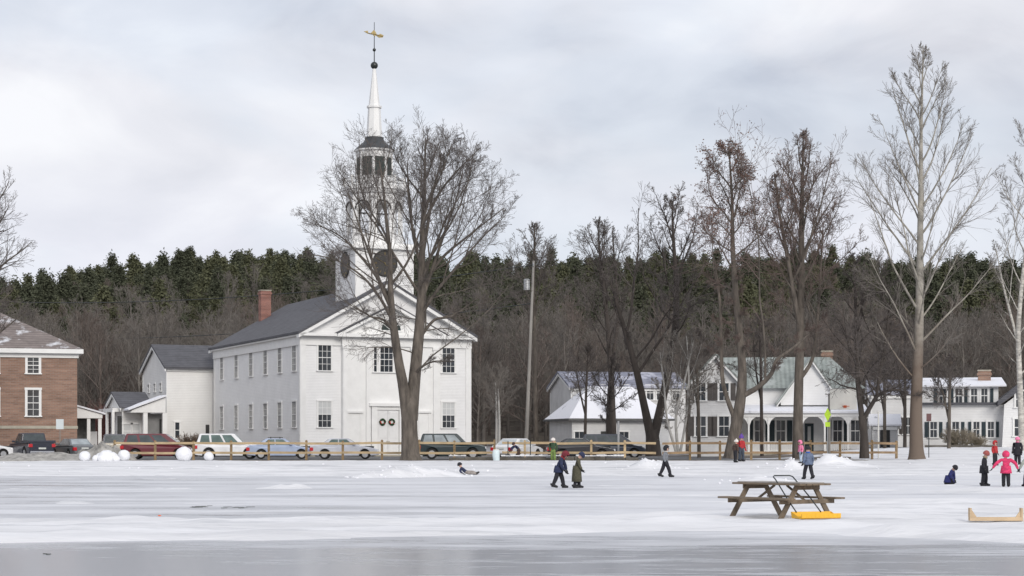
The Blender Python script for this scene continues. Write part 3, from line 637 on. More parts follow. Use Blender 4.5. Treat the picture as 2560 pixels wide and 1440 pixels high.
shore_tree('bare_tree', 'slim dark tree before the snowy-roofed low house', 31, 140, (1522, 1130),
           [([(1523, 1142, 0), (1522, 1050, 0), (1524, 980, 0), (1530, 900, 0)], [.27, .22, .17, .03])], (1522, 960, 62, 80), [(0, .3, .96, 14, (60, 30), .12)], dict(PB, rt=.011), mt=m_barkdark, mw=m_twig)

# young yard trees that screen the houses
for i, (px, Yd, hp, w, lab) in enumerate(((1748, 136, 840, 60, 'slim leafless tree left of the rusty-leaved tree, before the porch house gable'),
        (1905, 139, 800, 75, 'thin leafless yard tree before the green roof'), (2212, 142, 860, 75, 'leafless yard tree before the dim grey-white house'),
        (2262, 139, 840, 80, 'leafless yard tree just left of the sycamore trunk'), (2372, 134, 900, 62, 'thin leafless yard tree before the shuttered house windows'), (1462, 158, 870, 70, 'leafless tree before the left end of the snowy roof'))):
    j = (i * 37 % 17) - 8; mid = (1130 + hp) / 2
    shore_tree('yard_tree', lab, 300 + i, Yd, (px, 1135), [([(px, 1145, 0), (px + j * .4, mid, 0), (px + j, hp + 30, 0), (px + j, hp, 0)], [.15, .12, .07, .02]), ([(px + j * .3, mid + 40, 0), (px - 14, mid - 30, .5), (px - 22, hp + 50, 1)], [.09, .07, .02])],
        (px, (hp + 1060) / 2, w, (1060 - hp) / 2 + 10), [(0, .3, .96, 16, (58, 26), .07), (1, .2, .95, 7, (48, 26), .05)], dict(PB, wob=.11, kids={1: 1.3, 2: 1.2, 3: .9, 4: 1}, rt=.0095), mt=(m_bark, m_barkdark)[i % 2], group='young trees in the house yards')

# ------------------------------------------------------------------ hillside woods
def bare_variant(seed, H, spread, bark):
    T = Tree(seed); rg = T.r; lean = rg.uniform(-.04, .04) * H
    p = T.stem([(0, 0, -.5), (lean * .2, 0, H * .3), (lean * .6, rg.uniform(-.4, .4), H * .6), (lean, 0, H * .97)], [.20 * H / 13, .15 * H / 13, .10 * H / 13, .03], sub=2)
    P = dict(n={1: 5, 2: 3, 3: 2}, wob=.12, up=.10, kids={1: 1.6, 2: 1.5}, ratio={1: .5, 2: .6}, ang=(25, 50), lift=.5, rt=.017)
    T.primaries(p, (Vector((lean * .6, 0, H * .62)), (spread, spread, H * .42)), P, .22, .98, 20, (55, 22), mx=3, lr=.09)
    V, Q = tubes(T.trunk, 5); tm = fast_mesh('trunk', V, Q, True); tm.materials.append(bark)
    V2, Q2 = tubes(T.limb + T.twig, 3); cm = fast_mesh('crown', V2, Q2, True); cm.materials.append(bark)
    return tm, cm, (V, Q, V2, Q2)
def pine_variant(seed, H, W, m):
    rg = np.random.RandomState(seed); T = Tree(seed); T.stem([(0, 0, -.5), (.1, 0, H * .5), (0, 0, H * .98)], [.22, .16, .04], sub=2)
    V, Q = tubes(T.trunk, 6); tm = fast_mesh('trunk', V, Q, True); tm.materials.append(m_pinetrunk)
    vs = []; z = H * .22
    while z < H:
        t = (z / H - .22) / .78; rad = W * (0.62 + .38 * math.sin(PI * min(1, t * 1.1 + .15))) * (1 - t ** 2.1) + .30
        k = 5 + int(rg.rand() * 3); a0 = rg.rand() * 6.28
        for j in range(k):
            a = a0 + 6.28 * j / k + rg.randn() * .25; L = rad * rg.uniform(.6, 1.12)
            for q in range(3):
                f = (.38, .7, 1.0)[q]; c = np.array([math.cos(a) * L * f, math.sin(a) * L * f, z + .22 * L * f + rg.randn() * .38])
                n = 11; pos = c + rg.randn(n, 3) * np.array([.42, .42, .26]) * (0.8 + .25 * rad / W)
                aa = rg.randn(n, 3); aa /= np.linalg.norm(aa, axis=1, keepdims=True); aa *= rg.uniform(.18, .34, (n, 1)); aa[:, 2] = np.abs(aa[:, 2]) * .8
                bb = np.cross(aa, rg.randn(n, 3)); bb /= np.linalg.norm(bb, axis=1, keepdims=True); bb *= rg.uniform(.08, .15, (n, 1))
                vs.append(np.stack([pos - aa, pos - bb, pos + aa, pos + bb], 1).reshape(-1, 3))
        z += H * rg.uniform(.032, .052)
    V2 = np.concatenate(vs); Q2 = np.arange(len(V2)).reshape(-1, 4); cm = fast_mesh('crown', V2, Q2); cm.materials.append(m)
    return tm, cm, (V, Q, V2, Q2)
BV = [bare_variant(100 + i, 13.0, 3.0 + .35 * (i % 3), (m_forestbark, m_forestbark2)[i % 3 == 2]) for i in range(9)]
PV = [pine_variant(200 + i, 15.0 + (i % 4) * .5, 3.3 + .6 * (i % 3), (m_pine, m_pine, m_pine2)[i % 3]) for i in range(7)]
def place_wood(var, spots, nm, label, cat, group, stuff_name, n_ind=300):
    spots = sorted(spots, key=lambda s: s[1])          # the nearest are the ones that show largest
    for i, (x, y, sc_, rz, v) in enumerate(spots[:n_ind]):
        tm, cm, _ = var[v]; r = thing(nm, label, cat, (x, y, gz(x, y) - .2), rz, group); r.scale = (sc_, sc_, sc_)
        meshobj('trunk', tm, None, r); meshobj('crown', cm, None, r)
    rest = spots[n_ind:]; Vt = {}; 
    for kind in (0, 1):
        V_all = []; Q_all = []; M_all = []; off = 0; mats = []
        for (x, y, sc_, rz, v) in rest:
            dat = var[v][2]; V, Q = (dat[0], dat[1]) if kind == 0 else (dat[2], dat[3]); c, s = math.cos(rz), math.sin(rz)
            W = np.stack([V[:, 0] * c - V[:, 1] * s, V[:, 0] * s + V[:, 1] * c, V[:, 2]], 1) * sc_ + np.array([x, y, gz(x, y) - .2])
            m = var[v][kind].materials[0]
            if m not in mats: mats.append(m)
            V_all.append(W); Q_all.append(Q + off); M_all.append(np.full(len(Q), mats.index(m), np.int32)); off += len(V)
        if V_all: Vt[kind] = (V_all, Q_all, M_all, mats, off)
    if Vt:
        V_all = Vt[0][0] + Vt[1][0]; Q_all = Vt[0][1] + [q + Vt[0][4] for q in Vt[1][1]]; nm0 = len(Vt[0][3]); M_all = Vt[0][2] + [m + nm0 for m in Vt[1][2]]
        me = fast_mesh(stuff_name, np.concatenate(V_all), np.concatenate(Q_all), False)
        for m in Vt[0][3] + Vt[1][3]: me.materials.append(m)
        me.polygons.foreach_set('material_index', np.concatenate(M_all)); o = bpy.data.objects.new(stuff_name, me); COL.objects.link(o); tag(o, kind='stuff')
rg = random.Random(77); bare = []; pines = []
def far_enough(lst, x, y, d): return all((x - a[0]) ** 2 + (y - a[1]) ** 2 > d * d for a in lst[-400:])
CLEAR = [(1272, 300, 14), (470, 352, 40), (1745, 300, 34), (1905, 290, 26)]     # gaps round the hillside houses, px / distance / half width px
def in_clear(x, y):
    px = 1280 + F * x / y
    return any(abs(px - c) < w and y > d - 75 and y < d + 14 for c, d, w in CLEAR)
def blocked(x, y):    # keep trees out of the buildings' plots
    return False
for k in range(4200):
    y = 192 + 219 * rg.random() ** 1.05; px = rg.uniform(-170, 2730); x = xx(px, y)
    if in_clear(x, y): continue
    # leafless trees below, pines on the ridge; a few pines come down the right-hand slope
    ppine = 1 / (1 + math.exp(-(y - (312 if px < 1150 else 300)) / 20)) 
    if vnoise(np.array([x * .035 + 9]), np.array([y * .035]))[0] > .74: ppine += .4
    if px > 1150 and rg.random() < .10 : ppine += .5
    if rg.random() < ppine:
        if len(pines) < 620 and y > 235 and far_enough(pines, x, y, 4.3): pines.append((x, y, rg.uniform(.72, 1.12), rg.uniform(0, 6.28), rg.randrange(7)))
    elif len(bare) < 1000 and far_enough(bare, x, y, 2.4): bare.append((x, y, rg.choice((.55, .7, .85, 1.0, 1.15)) * rg.uniform(.9, 1.12), rg.uniform(0, 6.28), rg.randrange(9)))
for k in range(900):   # a closed skyline of pines
    px = rg.uniform(-170, 2730); y = rg.uniform(405, 436); x = xx(px, y)
    if far_enough(pines, x, y, 3.6) and len(pines) < 900: pines.append((x, y, rg.choice((.80, .88, .93, .98, 1.03)), rg.uniform(0, 6.28), rg.randrange(7)))
print('woods', len(bare), len(pines))
place_wood(BV, bare, 'bare_tree', 'slim leafless grey-brown tree of the woods on the hillside', 'tree', 'leafless trees of the hillside woods', 'bare_woods')
place_wood(PV, pines, 'pine_tree', 'dark green pine of the woods on the hillside', 'pine', 'pines of the hillside woods', 'pine_woods')

# ------------------------------------------------------------------ building helpers
class Bld:
    """a building: an Empty at its front-left ground corner, local x along the front, y into the depth"""
    def __init__(s, name, label, cat, px, Y, deg, gzv=None, group=None):
        s.O = (xx(px, Y), Y); s.a = R(deg); s.g = gz(*s.O) if gzv is None else gzv
        s.root = thing(name, label, cat, (s.O[0], s.O[1], s.g), s.a, group)
    def fx(s, px, y=0.0):      # local x on the front plane y seen at photo column px
        k = (px - 1280) / F; c, n = math.cos(s.a), math.sin(s.a); ox, oy = s.O[0] - y * n, s.O[1] + y * c
        return (k * oy - ox) / (c - k * n)
    def sy(s, px, x=0.0):      # local y on the side plane x
        k = (px - 1280) / F; c, n = math.cos(s.a), math.sin(s.a); ox, oy = s.O[0] + x * c, s.O[1] + x * n
        return (k * oy - ox) / (-n - k * c)
    def dist(s, x, y): return s.O[1] + x * math.sin(s.a) + y * math.cos(s.a)
    def z(s, py, x=0.0, y=0.0): return zz(py, s.dist(x, y)) - s.g
WC = {}
def window(b, x, y, z, w, h, ang=0, cols=2, rows=2, blind=0.0, casing=0.10, sill=True, name='window', m=None, glass=None, parent=None):
    """double-hung sash: casing, sill, meeting rail and muntins proud of the wall, the pane set back as a sub-part"""
    m = m or m_trim; key = (round(w, 2), round(h, 2), cols, rows, round(blind, 2), casing, sill, m.name)
    if key not in WC:
        f = MB(); c = casing
        f.box(-w / 2 - c, -w / 2, -.07, .02, -c * .6, h + c); f.box(w / 2, w / 2 + c, -.07, .02, -c * .6, h + c); f.box(-w / 2 - c - .03, w / 2 + c + .03, -.09, .02, h + .001, h + c + .04)
        if sill: f.box(-w / 2 - c - .05, w / 2 + c + .05, -.14, .02, -.09, 0)
        f.box(-w / 2 + .001, -w / 2 + .05, -.045, -.005, .001, h - .001); f.box(w / 2 - .05, w / 2 - .001, -.045, -.005, .001, h - .001); f.box(-w / 2 + .05, w / 2 - .05, -.048, -.005, h / 2 - .03, h / 2 + .03)
        for i in range(1, cols): xq = -w / 2 + w * i / cols; f.box(xq - .016, xq + .016, -.042, -.005, .02, h - .02)
        for half in (0, 1):
            for j in range(1, rows): zq = h / 2 * half + h / 2 * j / rows; f.box(-w / 2 + .051, w / 2 - .051, -.040, -.005, zq - .016, zq + .016)
        g = MB().box(-w / 2, w / 2, -.012, .01, 0, h)
        WC[key] = [f, g, None, None, None]
        if blind: WC[key][2] = MB().box(-w / 2 + .052, w / 2 - .052, -.030, -.0125, h * (1 - blind), h - .002)
    c = WC[key]; p = parent or b.root
    if c[3] is None:
        o = c[0].build(name, m, p, (x, y, z), ang); c[3] = o.data; go = c[1].build('pane', glass or m_glass, o); c[4] = go.data
        if c[2]: bo = c[2].build('blind', m_blind, o); c.append(bo.data)
    else:
        o = meshobj(name, c[3], m, p, (x, y, z), ang); meshobj('pane', c[4], glass or m_glass, o)
        if c[2]: meshobj('blind', c[5], m_blind, o)
    return o
LEFT, RIGHT = -PI / 2, PI / 2
def chevron(x0, x1, ze, zr, oh, th, drop=0.0):
    xm = (x0 + x1) / 2; sl = (zr - ze) / (xm - x0)
    return [(x0 - oh, ze - oh * sl - drop), (xm, zr - drop), (x1 + oh, ze - oh * sl - drop), (x1 + oh, ze - oh * sl + th - drop), (xm, zr + th - drop), (x0 - oh, ze - oh * sl + th - drop)]
def gable(b, x0, x1, y0, y1, ze, zr, ax, wall, roof, oh=.35, th=.22, parent=None, trim=True, zb=-.6, gh=.35):
    """gabled block; ax 'y' = ridge runs into the depth, 'x' = ridge runs along the front"""
    p = parent or b.root
    if ax == 'y':
        xm = (x0 + x1) / 2; w = MB().ext([(x0, zb), (x1, zb), (x1, ze), (xm, zr), (x0, ze)], 'y', y0, y1).build('wall', wall, p)
        MB().ext(chevron(x0, x1, ze + .02, zr + .02, oh, th), 'y', y0 - gh, y1 + gh).build('roof', roof, p)
        if trim:
            t = MB(); t.ext(chevron(x0, x1, ze, zr, oh - .05, .24, .24), 'y', y0 - gh + .04, y0 - gh + .16); t.ext(chevron(x0, x1, ze, zr, oh - .05, .24, .24), 'y', y1 + gh - .16, y1 + gh - .04)
            t.box(x0 - .14, x0 - .003, y0 - .02, y1, ze - .42, ze - .16); t.box(x1 + .003, x1 + .14, y0 - .02, y1, ze - .42, ze - .16)
            for cx, cy in ((x0, y0), (x1, y0), (x0, y1)): t.box(cx - .05, cx + .05, cy - .05, cy + .05, zb, ze - .45)
            t.build('trim', m_trim, p)
    else:
        ym = (y0 + y1) / 2; MB().ext([(y0, zb), (y1, zb), (y1, ze), (ym, zr), (y0, ze)], 'x', x0, x1).build('wall', wall, p)
        MB().ext(chevron(y0, y1, ze + .02, zr + .02, oh, th), 'x', x0 - gh, x1 + gh).build('roof', roof, p)
        if trim:
            t = MB(); t.ext(chevron(y0, y1, ze, zr, oh - .05, .24, .24), 'x', x0 - gh + .04, x0 - gh + .16); t.ext(chevron(y0, y1, ze, zr, oh - .05, .24, .24), 'x', x1 + gh - .16, x1 + gh - .04)
            t.box(x0, x1, y0 - .14, y0 - .003, ze - .42, ze - .16)
            for cx, cy in ((x0, y0), (x1, y0), (x0, y1)): t.box(cx - .05, cx + .05, cy - .05, cy + .05, zb, ze - .45)
            t.build('trim', m_trim, p)
def chimney(p, x, y, z0, z1, w, d, m=None, pots=0):
    c = MB().box(x - w / 2, x + w / 2, y - d / 2, y + d / 2, z0, z1 - .35).box(x - w / 2 - .07, x + w / 2 + .07, y - d / 2 - .07, y + d / 2 + .07, z1 - .35, z1 - .15).box(x - w / 2, x + w / 2, y - d / 2, y + d / 2, z1 - .149, z1)
    o = c.build('chimney', m or m_redbrick, p)
    MB().box(x - w / 2 - .04, x + w / 2 + .04, y - d / 2 - .04, y + d / 2 + .04, z1 + .002, z1 + .10).build('chimney_cap', m_stone, o); return o

# ------------------------------------------------------------------ the church
C = Bld('church', 'white clapboard church with clock tower, octagonal belfry and tall steeple', 'church', 752, 150, 24)
ch = C.root; W, L = 15.28, 28.3; ze, zr = 10.3, 14.6; xm = W / 2
MB().ext([(0, -.8), (W, -.8), (W, ze), (xm, zr), (0, ze)], 'y', 0, L).build('wall', m_white, ch)
roofo = MB().ext(chevron(0, W, ze + .1, zr + .1, .42, .22), 'y', -.75, L + .7).build('roof', m_slate, ch)
chimney(roofo, C.fx(662, L - 1), L - 1.0, 11.0, C.z(728, 5, L - 1), 1.0, .9)
t = MB()
t.box(-.12, -.003, -.1, L, ze - 1.0, ze - .25); t.box(-.36, .0, -.72, L + .6, ze - .25, ze - .04)          # side frieze and cornice
t.box(W + .003, W + .12, -.1, L, ze - 1.0, ze - .25); t.box(W, W + .36, -.72, L + .6, ze - .25, ze - .04)
t.ext(chevron(0, W, ze + .1, zr + .1, .39, .3, .305), 'y', -.72, -.05); t.ext(chevron(0, W, ze + .1, zr + .1, .39, .3, .305), 'y', L + .02, L + .66)
t.box(-.003, W + .003, -.72, -.003, ze - .25, ze + .0); t.box(-.06, W + .06, -.12, -.003, ze - 1.0, ze - .25)      # front entablature
t.box(-.08, .42, -.10, .0, -.8, ze - 1.0); t.box(W - .42, W + .08, -.10, .0, -.8, ze - 1.0); t.box(-.10, -.003, 0, .42, -.8, ze - 1.0)
t.box(-.05, -.003, L - .4, L, -.8, ze - 1.0)
t.build('cornice', m_trim, ch)
MB().box(-.06, W + .06, -.14, -.101, -.8, .35).box(-.14, -.101, 0, L, -.8, .3).build('foundation', m_stone, ch)
# projecting centre bay with its own lower pediment and four pilasters
xa, xb = C.fx(856, -.35), C.fx(1100, -.35); xc = (xa + xb) / 2
bay = MB().ext([(xa, -.8), (xb, -.8), (xb, ze - .3), (xa, ze - .3)], 'y', -.35, -.004).build('centre_bay', m_trim, ch)
zp = C.z(764, xc, -.8)
MB().ext([(xa - .45, ze + .003), (xb + .45, ze + .003), (xc, zp - .3)], 'y', -.42, -.725 + .30).build('tympanum', m_trim, bay)
f = MB(); f.box(xa - .55, xb + .55, -1.0, -.353, ze - .28, ze + .002); f.ext(chevron(xa - .1, xb + .1, ze + .15, zp, .5, .24, .2), 'y', -.98, -.36); f.box(xa - .05, xb + .05, -.48, -.353, ze - 1.0, ze - .28)
f.build('pediment', m_trim, bay)
MB().ext([(xa - .62, ze - .03), (xc, zp + .04), (xb + .62, ze - .03), (xb + .62, ze + .05), (xc, zp + .14), (xa - .62, ze + .05)], 'y', -1.0, -.1).build('pediment_roof', m_slate, bay)
for p0, p1 in ((858, 869), (916, 927), (1028, 1038), (1084, 1096)):
    q0, q1 = C.fx(p0, -.5), C.fx(p1, -.5); MB().box(q0, q1, -.52, -.352, .3, ze - 1.25).box(q0 - .07, q1 + .07, -.58, -.352, ze - 1.249, ze - 1.0).box(q0 - .07, q1 + .07, -.58, -.352, -.5, .299).build('pilaster', m_trim, bay)
# half-round louvred window in the pediment
lx, lz, lr = C.fx(981, -.8), ze + .38, .88
arc = [(lx + lr * math.cos(PI * k / 16), lz + lr * math.sin(PI * k / 16)) for k in range(17)]
lun = MB().ext(arc, 'y', -.46, -.425).build('lunette', m_louver, ch)
arc2 = [(lx + (lr + .12) * math.cos(PI * k / 16), lz + (lr + .12) * math.sin(PI * k / 16)) for k in range(17)]
f = MB(); f.ext(arc2 + arc[::-1], 'y', -.50, -.424); f.box(lx - lr - .2, lx + lr + .2, -.53, -.424, lz - .12, lz - .002)
for k in range(1, 5): a = PI * k / 5; f.tube([(lx, -.47, lz), (lx + lr * math.cos(a), -.47, lz + lr * math.sin(a))], .025, 4)
f.build('lunette_frame', m_trim, lun)
# windows on the long side and on the front
for px in (555, 591, 628, 664, 700, 736):
    y = C.sy(px); window(C, 0, y, 7.2, 1.15, 2.15, LEFT, 3, 2); window(C, 0, y, 2.45, 1.15, 2.15, LEFT, 3, 2)
for px in (811.5, 1121):
    x = C.fx(px); window(C, x, 0, 7.2, 1.2, 2.15, 0, 3, 2); window(C, x, 0, 2.45, 1.2, 2.15, 0, 3, 2, blind=.52)
x = C.fx(966, -.35); window(C, x, -.353, 7.15, 1.2, 2.1, 0, 3, 2)
for px in (938, 994): window(C, C.fx(px, -.35), -.353, 7.15, .34, 2.1, 0, 1, 2, casing=.08)
# niches (blank doors) either side of the doorway
for p0, p1 in ((872, 900), (1050, 1071)):
    q0, q1 = C.fx(p0, -.4), C.fx(p1, -.4); zt = C.z(1032, q0, -.4); n = MB(); n.box(q0 - .12, q0, -.42, -.353, -.5, zt); n.box(q1, q1 + .12, -.42, -.353, -.5, zt); n.box(q0 - .25, q1 + .25, -.52, -.353, zt, zt + .18); n.box(q0, q1, -.365, -.353, -.5, zt); n.build('blank_door', m_trim, bay)
# doorway with double doors and wreaths
d0, d1 = C.fx(944, -.5), C.fx(997, -.5); dz = C.z(1026, d0, -.5)
s = MB(); s.box(d0 - .55, d0 - .05, -.58, -.353, -.5, dz + .35); s.box(d1 + .05, d1 + .55, -.58, -.353, -.5, dz + .35); s.box(d0 - .75, d1 + .75, -.70, -.353, dz + .35, dz + .62); s.box(d0 - .05, d1 + .05, -.50, -.353, dz + .05, dz + .35)
s.build('door_surround', m_trim, bay)
MB().box(d0 - .9, d1 + .9, -2.2, -.353, -.6, -.12).box(d0 - .6, d1 + .6, -1.7, -.353, -.12, .12).build('door_steps', m_stone, bay)
m_wreath = mat('evergreen_wreath', (.02, .05, .018), .9, .5, 20); m_bow = mat('red_bow', (.5, .03, .03), .6, .2, 5); m_door = mat('white_door', (.74, .74, .74), .5, .04, 2)
dm = (d0 + d1) / 2
for sgn in (-1, 1):
    a, bq = (d0, dm - .012) if sgn < 0 else (dm + .012, d1); dd = MB().box(a, bq, -.42, -.353, .12, dz)
    for k in range(3): z0 = .35 + k * (dz - .3) / 3; dd.box(a + .13, bq - .13, -.445, -.4205, z0, z0 + (dz - .9) / 3)
    do = dd.build('door', m_door, bay); wx = C.fx(956.5 if sgn < 0 else 979.5, -.5); wz = C.z(1055, wx, -.5); wr = MB(); rgw = random.Random(3 + sgn)
    ring = [(wx + .22 * math.cos(a_), -.50, wz + .22 * math.sin(a_)) for a_ in [2 * PI * k / 20 for k in range(21)]]; wr.tube(ring, [.085 + rgw.uniform(-.012, .02) for _ in ring], 7)
    wo_ = wr.build('wreath', m_wreath, do)
    MB().ball((wx - .2, -.59, wz + .0), .07).ball((wx - .14, -.59, wz - .12), .05).ball((wx + .15, -.59, wz - .12), .045).build('bow', m_bow, wo_)
    MB().ball((dm + sgn * .09, -.46, 1.25), .04).build('door_handle', m_gold, do)

# --- tower
ty = 3.25; hw = 2.6; zt1 = 18.15; tower = MB().box(xm - hw, xm + hw, ty - hw, ty + hw, 9.0, zt1 - .5).build('clock_tower', m_white, ch)
t = MB(); t.box(xm - hw - .08, xm + hw + .08, ty - hw - .08, ty + hw + .08, zt1 - .95, zt1 - .5); t.box(xm - hw - .45, xm + hw + .45, ty - hw - .45, ty + hw + .45, zt1 - .5, zt1 - .2); t.box(xm - hw - .25, xm + hw + .25, ty - hw - .25, ty + hw + .25, zt1 - .2, zt1)
for cx in (-1, 1):
    for cy in (-1, 1): t.box(xm + cx * (hw - .2) - .24, xm + cx * (hw - .2) + .24, ty + cy * (hw - .2) - .24, ty + cy * (hw - .2) + .24, 10.0, zt1 - .951)
t.build('tower_trim', m_trim, tower)
def clock(x, y, z, ang):
    r = 1.06; d = MB(); pts = [(r * math.cos(2 * PI * k / 40), r * math.sin(2 * PI * k / 40)) for k in range(40)]; d.ext(pts, 'y', -.10, .02)
    o = d.build('clock_face', m_dial, tower, (x, y, z), ang)
    g = MB()
    for k in range(12):
        a = 2 * PI * k / 12; u = Vector((math.sin(a), 0, math.cos(a))); v = Vector((math.cos(a), 0, -math.sin(a))); p = u * .84; n_ = 1 + (k % 3 == 0)
        for j in range(n_): q = p + v * (.05 * (j - (n_ - 1) / 2) * 1.6); g.tube([q + Vector((0, -.115, 0)) - u * .11, q + Vector((0, -.115, 0)) + u * .11], .022, 4)
    g.build('numerals', m_gold, o)
    h = MB(); h.tube([(0, -.13, -.12), (.34 * math.sin(2.1), -.13, .42 * math.cos(2.1))], [.035, .018], 4); h.tube([(0, -.14, 0), (.75 * math.sin(5.2), -.14, .75 * math.cos(5.2))], [.03, .012], 4); h.ball((0, -.13, 0), .06); h.build('clock_hands', m_gold, o)
    ring = MB(); ring.tube([((r + .02) * math.cos(a), -.06, (r + .02) * math.sin(a)) for a in [2 * PI * k / 40 for k in range(41)]], .07, 6, cap=False); ring.build('clock_rim', m_dial, o)
zc = 16.45; clock(xm, ty - hw - .003, zc, 0); clock(xm - hw - .003, ty, zc, LEFT)
# --- octagonal open belfry with arched openings
RO = R(22.5)
def octs(r_flat): return r_flat / math.cos(RO)
b2 = MB().ngon_prism(xm, ty, zt1, zt1 + .9, octs(2.35), octs(2.35), 8, RO).build('belfry_base', m_trim, tower)
zb0, zb1 = zt1 + .9, 22.55; rf = 2.28
def arched_panel(mb, w, z0, z1, ow, zspring, th, cx, cy, ang):
    """wall panel of width w with a round-headed opening of width ow, built of two piers and a head"""
    n = 12; r_ = ow / 2; pts_in = [(-r_, z0)] + [(-r_ * math.cos(PI * k / n), zspring + r_ * math.sin(PI * k / n)) for k in range(n + 1)] + [(r_, z0)]
    m4 = Matrix.Rotation(ang, 4, 'Z'); out = MB()
    out.box(-w / 2, -r_, -th / 2, th / 2, z0, z1); out.box(r_, w / 2, -th / 2, th / 2, z0, z1)
    out.ext([(p[0] * .9999, p[1]) for p in pts_in[1:-1]] + [(r_, z1), (-r_, z1)], 'y', -th / 2 + .002, th / 2 - .002)
    mb.add([(m4 @ Vector((v[0], v[1], v[2]))) + Vector((cx, cy, 0)) for v in out.v], out.f)
bw = 2 * rf * math.tan(RO); p = MB()
for k in range(8):
    a = k * PI / 4; nx_, ny_ = math.sin(a), -math.cos(a); arched_panel(p, bw - .02, zb0, zb1, 1.12, zb1 - 1.35, .3, xm + nx_ * (rf - .15), ty + ny_ * (rf - .15), a)
belf = p.build('belfry', m_trim, tower)
f = MB()
for k in range(8):
    a = k * PI / 4; arc = [(.68 * math.cos(PI * q / 10), zb1 - 1.35 + .68 * math.sin(PI * q / 10)) for q in range(11)]; m3 = Matrix.Rotation(a, 3, 'Z')
    f.tube([m3 @ Vector((px_, -rf - .02, pz_)) + Vector((xm, ty, 0)) for px_, pz_ in arc], .085, 5)
f.build('arch_moulding', m_dial, belf)
MB().ngon_prism(xm, ty, zb1, zb1 + .35, octs(2.45), octs(2.62), 8, RO).ngon_prism(xm, ty, zb1 + .352, zb1 + .6, octs(2.7), octs(2.7), 8, RO).build('belfry_cornice', m_trim, tower)
MB().tube([(xm, ty, zb0 + .9), (xm, ty, zb0 + 1.1), (xm, ty, zb0 + 1.7), (xm, ty, zb0 + 1.9)], [.55, .45, .3, .1], 12).tube([(xm - 1.6, ty, zb0 + 1.95), (xm + 1.6, ty, zb0 + 1.95)], .07, 6).build('bell', m_darkmetal, tower)
zl0 = zb1 + .6; bl = MB()
for k in range(8):
    a = k * PI / 4 + RO; cx_, cy_ = xm + octs(2.4) * math.cos(a), ty + octs(2.4) * math.sin(a); bl.box(cx_ - .09, cx_ + .09, cy_ - .09, cy_ + .09, zl0, zl0 + .95)
    a2 = a + PI / 4; c2 = (xm + octs(2.4) * math.cos(a2), ty + octs(2.4) * math.sin(a2)); bl.tube([(cx_, cy_, zl0 + .82), (*c2, zl0 + .82)], .045, 4); bl.tube([(cx_, cy_, zl0 + .15), (*c2, zl0 + .15)], .045, 4)
    for j in range(1, 8): q = j / 8; bl.tube([(cx_ + (c2[0] - cx_) * q, cy_ + (c2[1] - cy_) * q, zl0 + .15), (cx_ + (c2[0] - cx_) * q, cy_ + (c2[1] - cy_) * q, zl0 + .82)], .025, 4)
bl.build('balustrade', m_trim, tower)
# --- lantern with green louvres
zn0, zn1, rl = zl0, 26.35, 1.40
lan = MB().ngon_prism(xm, ty, zn0, zn1, octs(rl), octs(rl), 8, RO).build('lantern', m_trim, ch)
lw = 2 * rl * math.tan(RO); f = MB()
for k in range(8):
    a = k * PI / 4; MB().box(-lw / 2 + .14, lw / 2 - .14, -rl - .045, -rl - .003, 24.15 , 25.8).build('louvre_panel', m_louver, lan, (xm, ty, 0), a)
    aa = a + RO - PI / 2; f.tube([(xm + octs(rl) * math.cos(aa), ty + octs(rl) * math.sin(aa), zn0), (xm + octs(rl) * math.cos(aa), ty + octs(rl) * math.sin(aa), zn1)], .09, 6)
f.ngon_prism(xm, ty, zn1, zn1 + .12, octs(rl + .2), octs(rl + .24), 8, RO); f.ngon_prism(xm, ty, 23.95, 24.08, octs(rl + .1), octs(rl + .1), 8, RO); f.build('lantern_trim', m_trim, lan)
prof = [(rl + .24, 26.472), (rl + .1, 26.62), (1.12, 26.98), (.86, 27.22), (.76, 27.4), (.76, 27.6)]
dm_ = MB()
for (r0, z0), (r1, z1) in zip(prof, prof[1:]): dm_.ngon_prism(xm, ty, z0, z1, octs(r0), octs(r1), 8, RO)
dm_.build('dome_roof', m_domero, ch)
sp = MB().ngon_prism(xm, ty, 27.601, 30.15, octs(.64), octs(.50), 8, RO).ngon_prism(xm, ty, 30.151, 30.33, octs(.60), octs(.60), 8, RO).ngon_prism(xm, ty, 30.331, 33.55, octs(.46), octs(.13), 8, RO).build('spire', m_trim, ch)
fin = MB().ball((xm, ty, 33.85), .32, 16, 10).tube([(xm, ty, 33.5), (xm, ty, 37.6)], [.05, .025], 6).ball((xm, ty, 35.2), .15, 12, 8).build('finial', m_darkmetal, ch)
v = MB(); vz = 36.55    # gilded weathervane: scrolled arrow with a flared tail
v.tube([(xm - .78, ty, vz + .12), (xm - .4, ty, vz + .02), (xm, ty, vz), (xm + .45, ty, vz - .08), (xm + .8, ty, vz - .12)], [.03, .05, .06, .07, .05], 6)
v.ext([(xm + .2, vz - .12), (xm + .55, vz + .10), (xm + .86, vz - .02), (xm + .78, vz - .2), (xm + .45, vz - .26)], 'y', ty - .025, ty + .025)
v.ext([(xm - .95, vz + .16), (xm - .6, vz + .26), (xm - .55, vz - .02)], 'y', ty - .025, ty + .025); v.ext([(xm - .3, vz + .1), (xm - .02, vz + .4), (xm + .2, vz + .08), (xm + .05, vz - .2)], 'y', ty - .03, ty + .03)
v.build('weathervane', m_gold, fin)

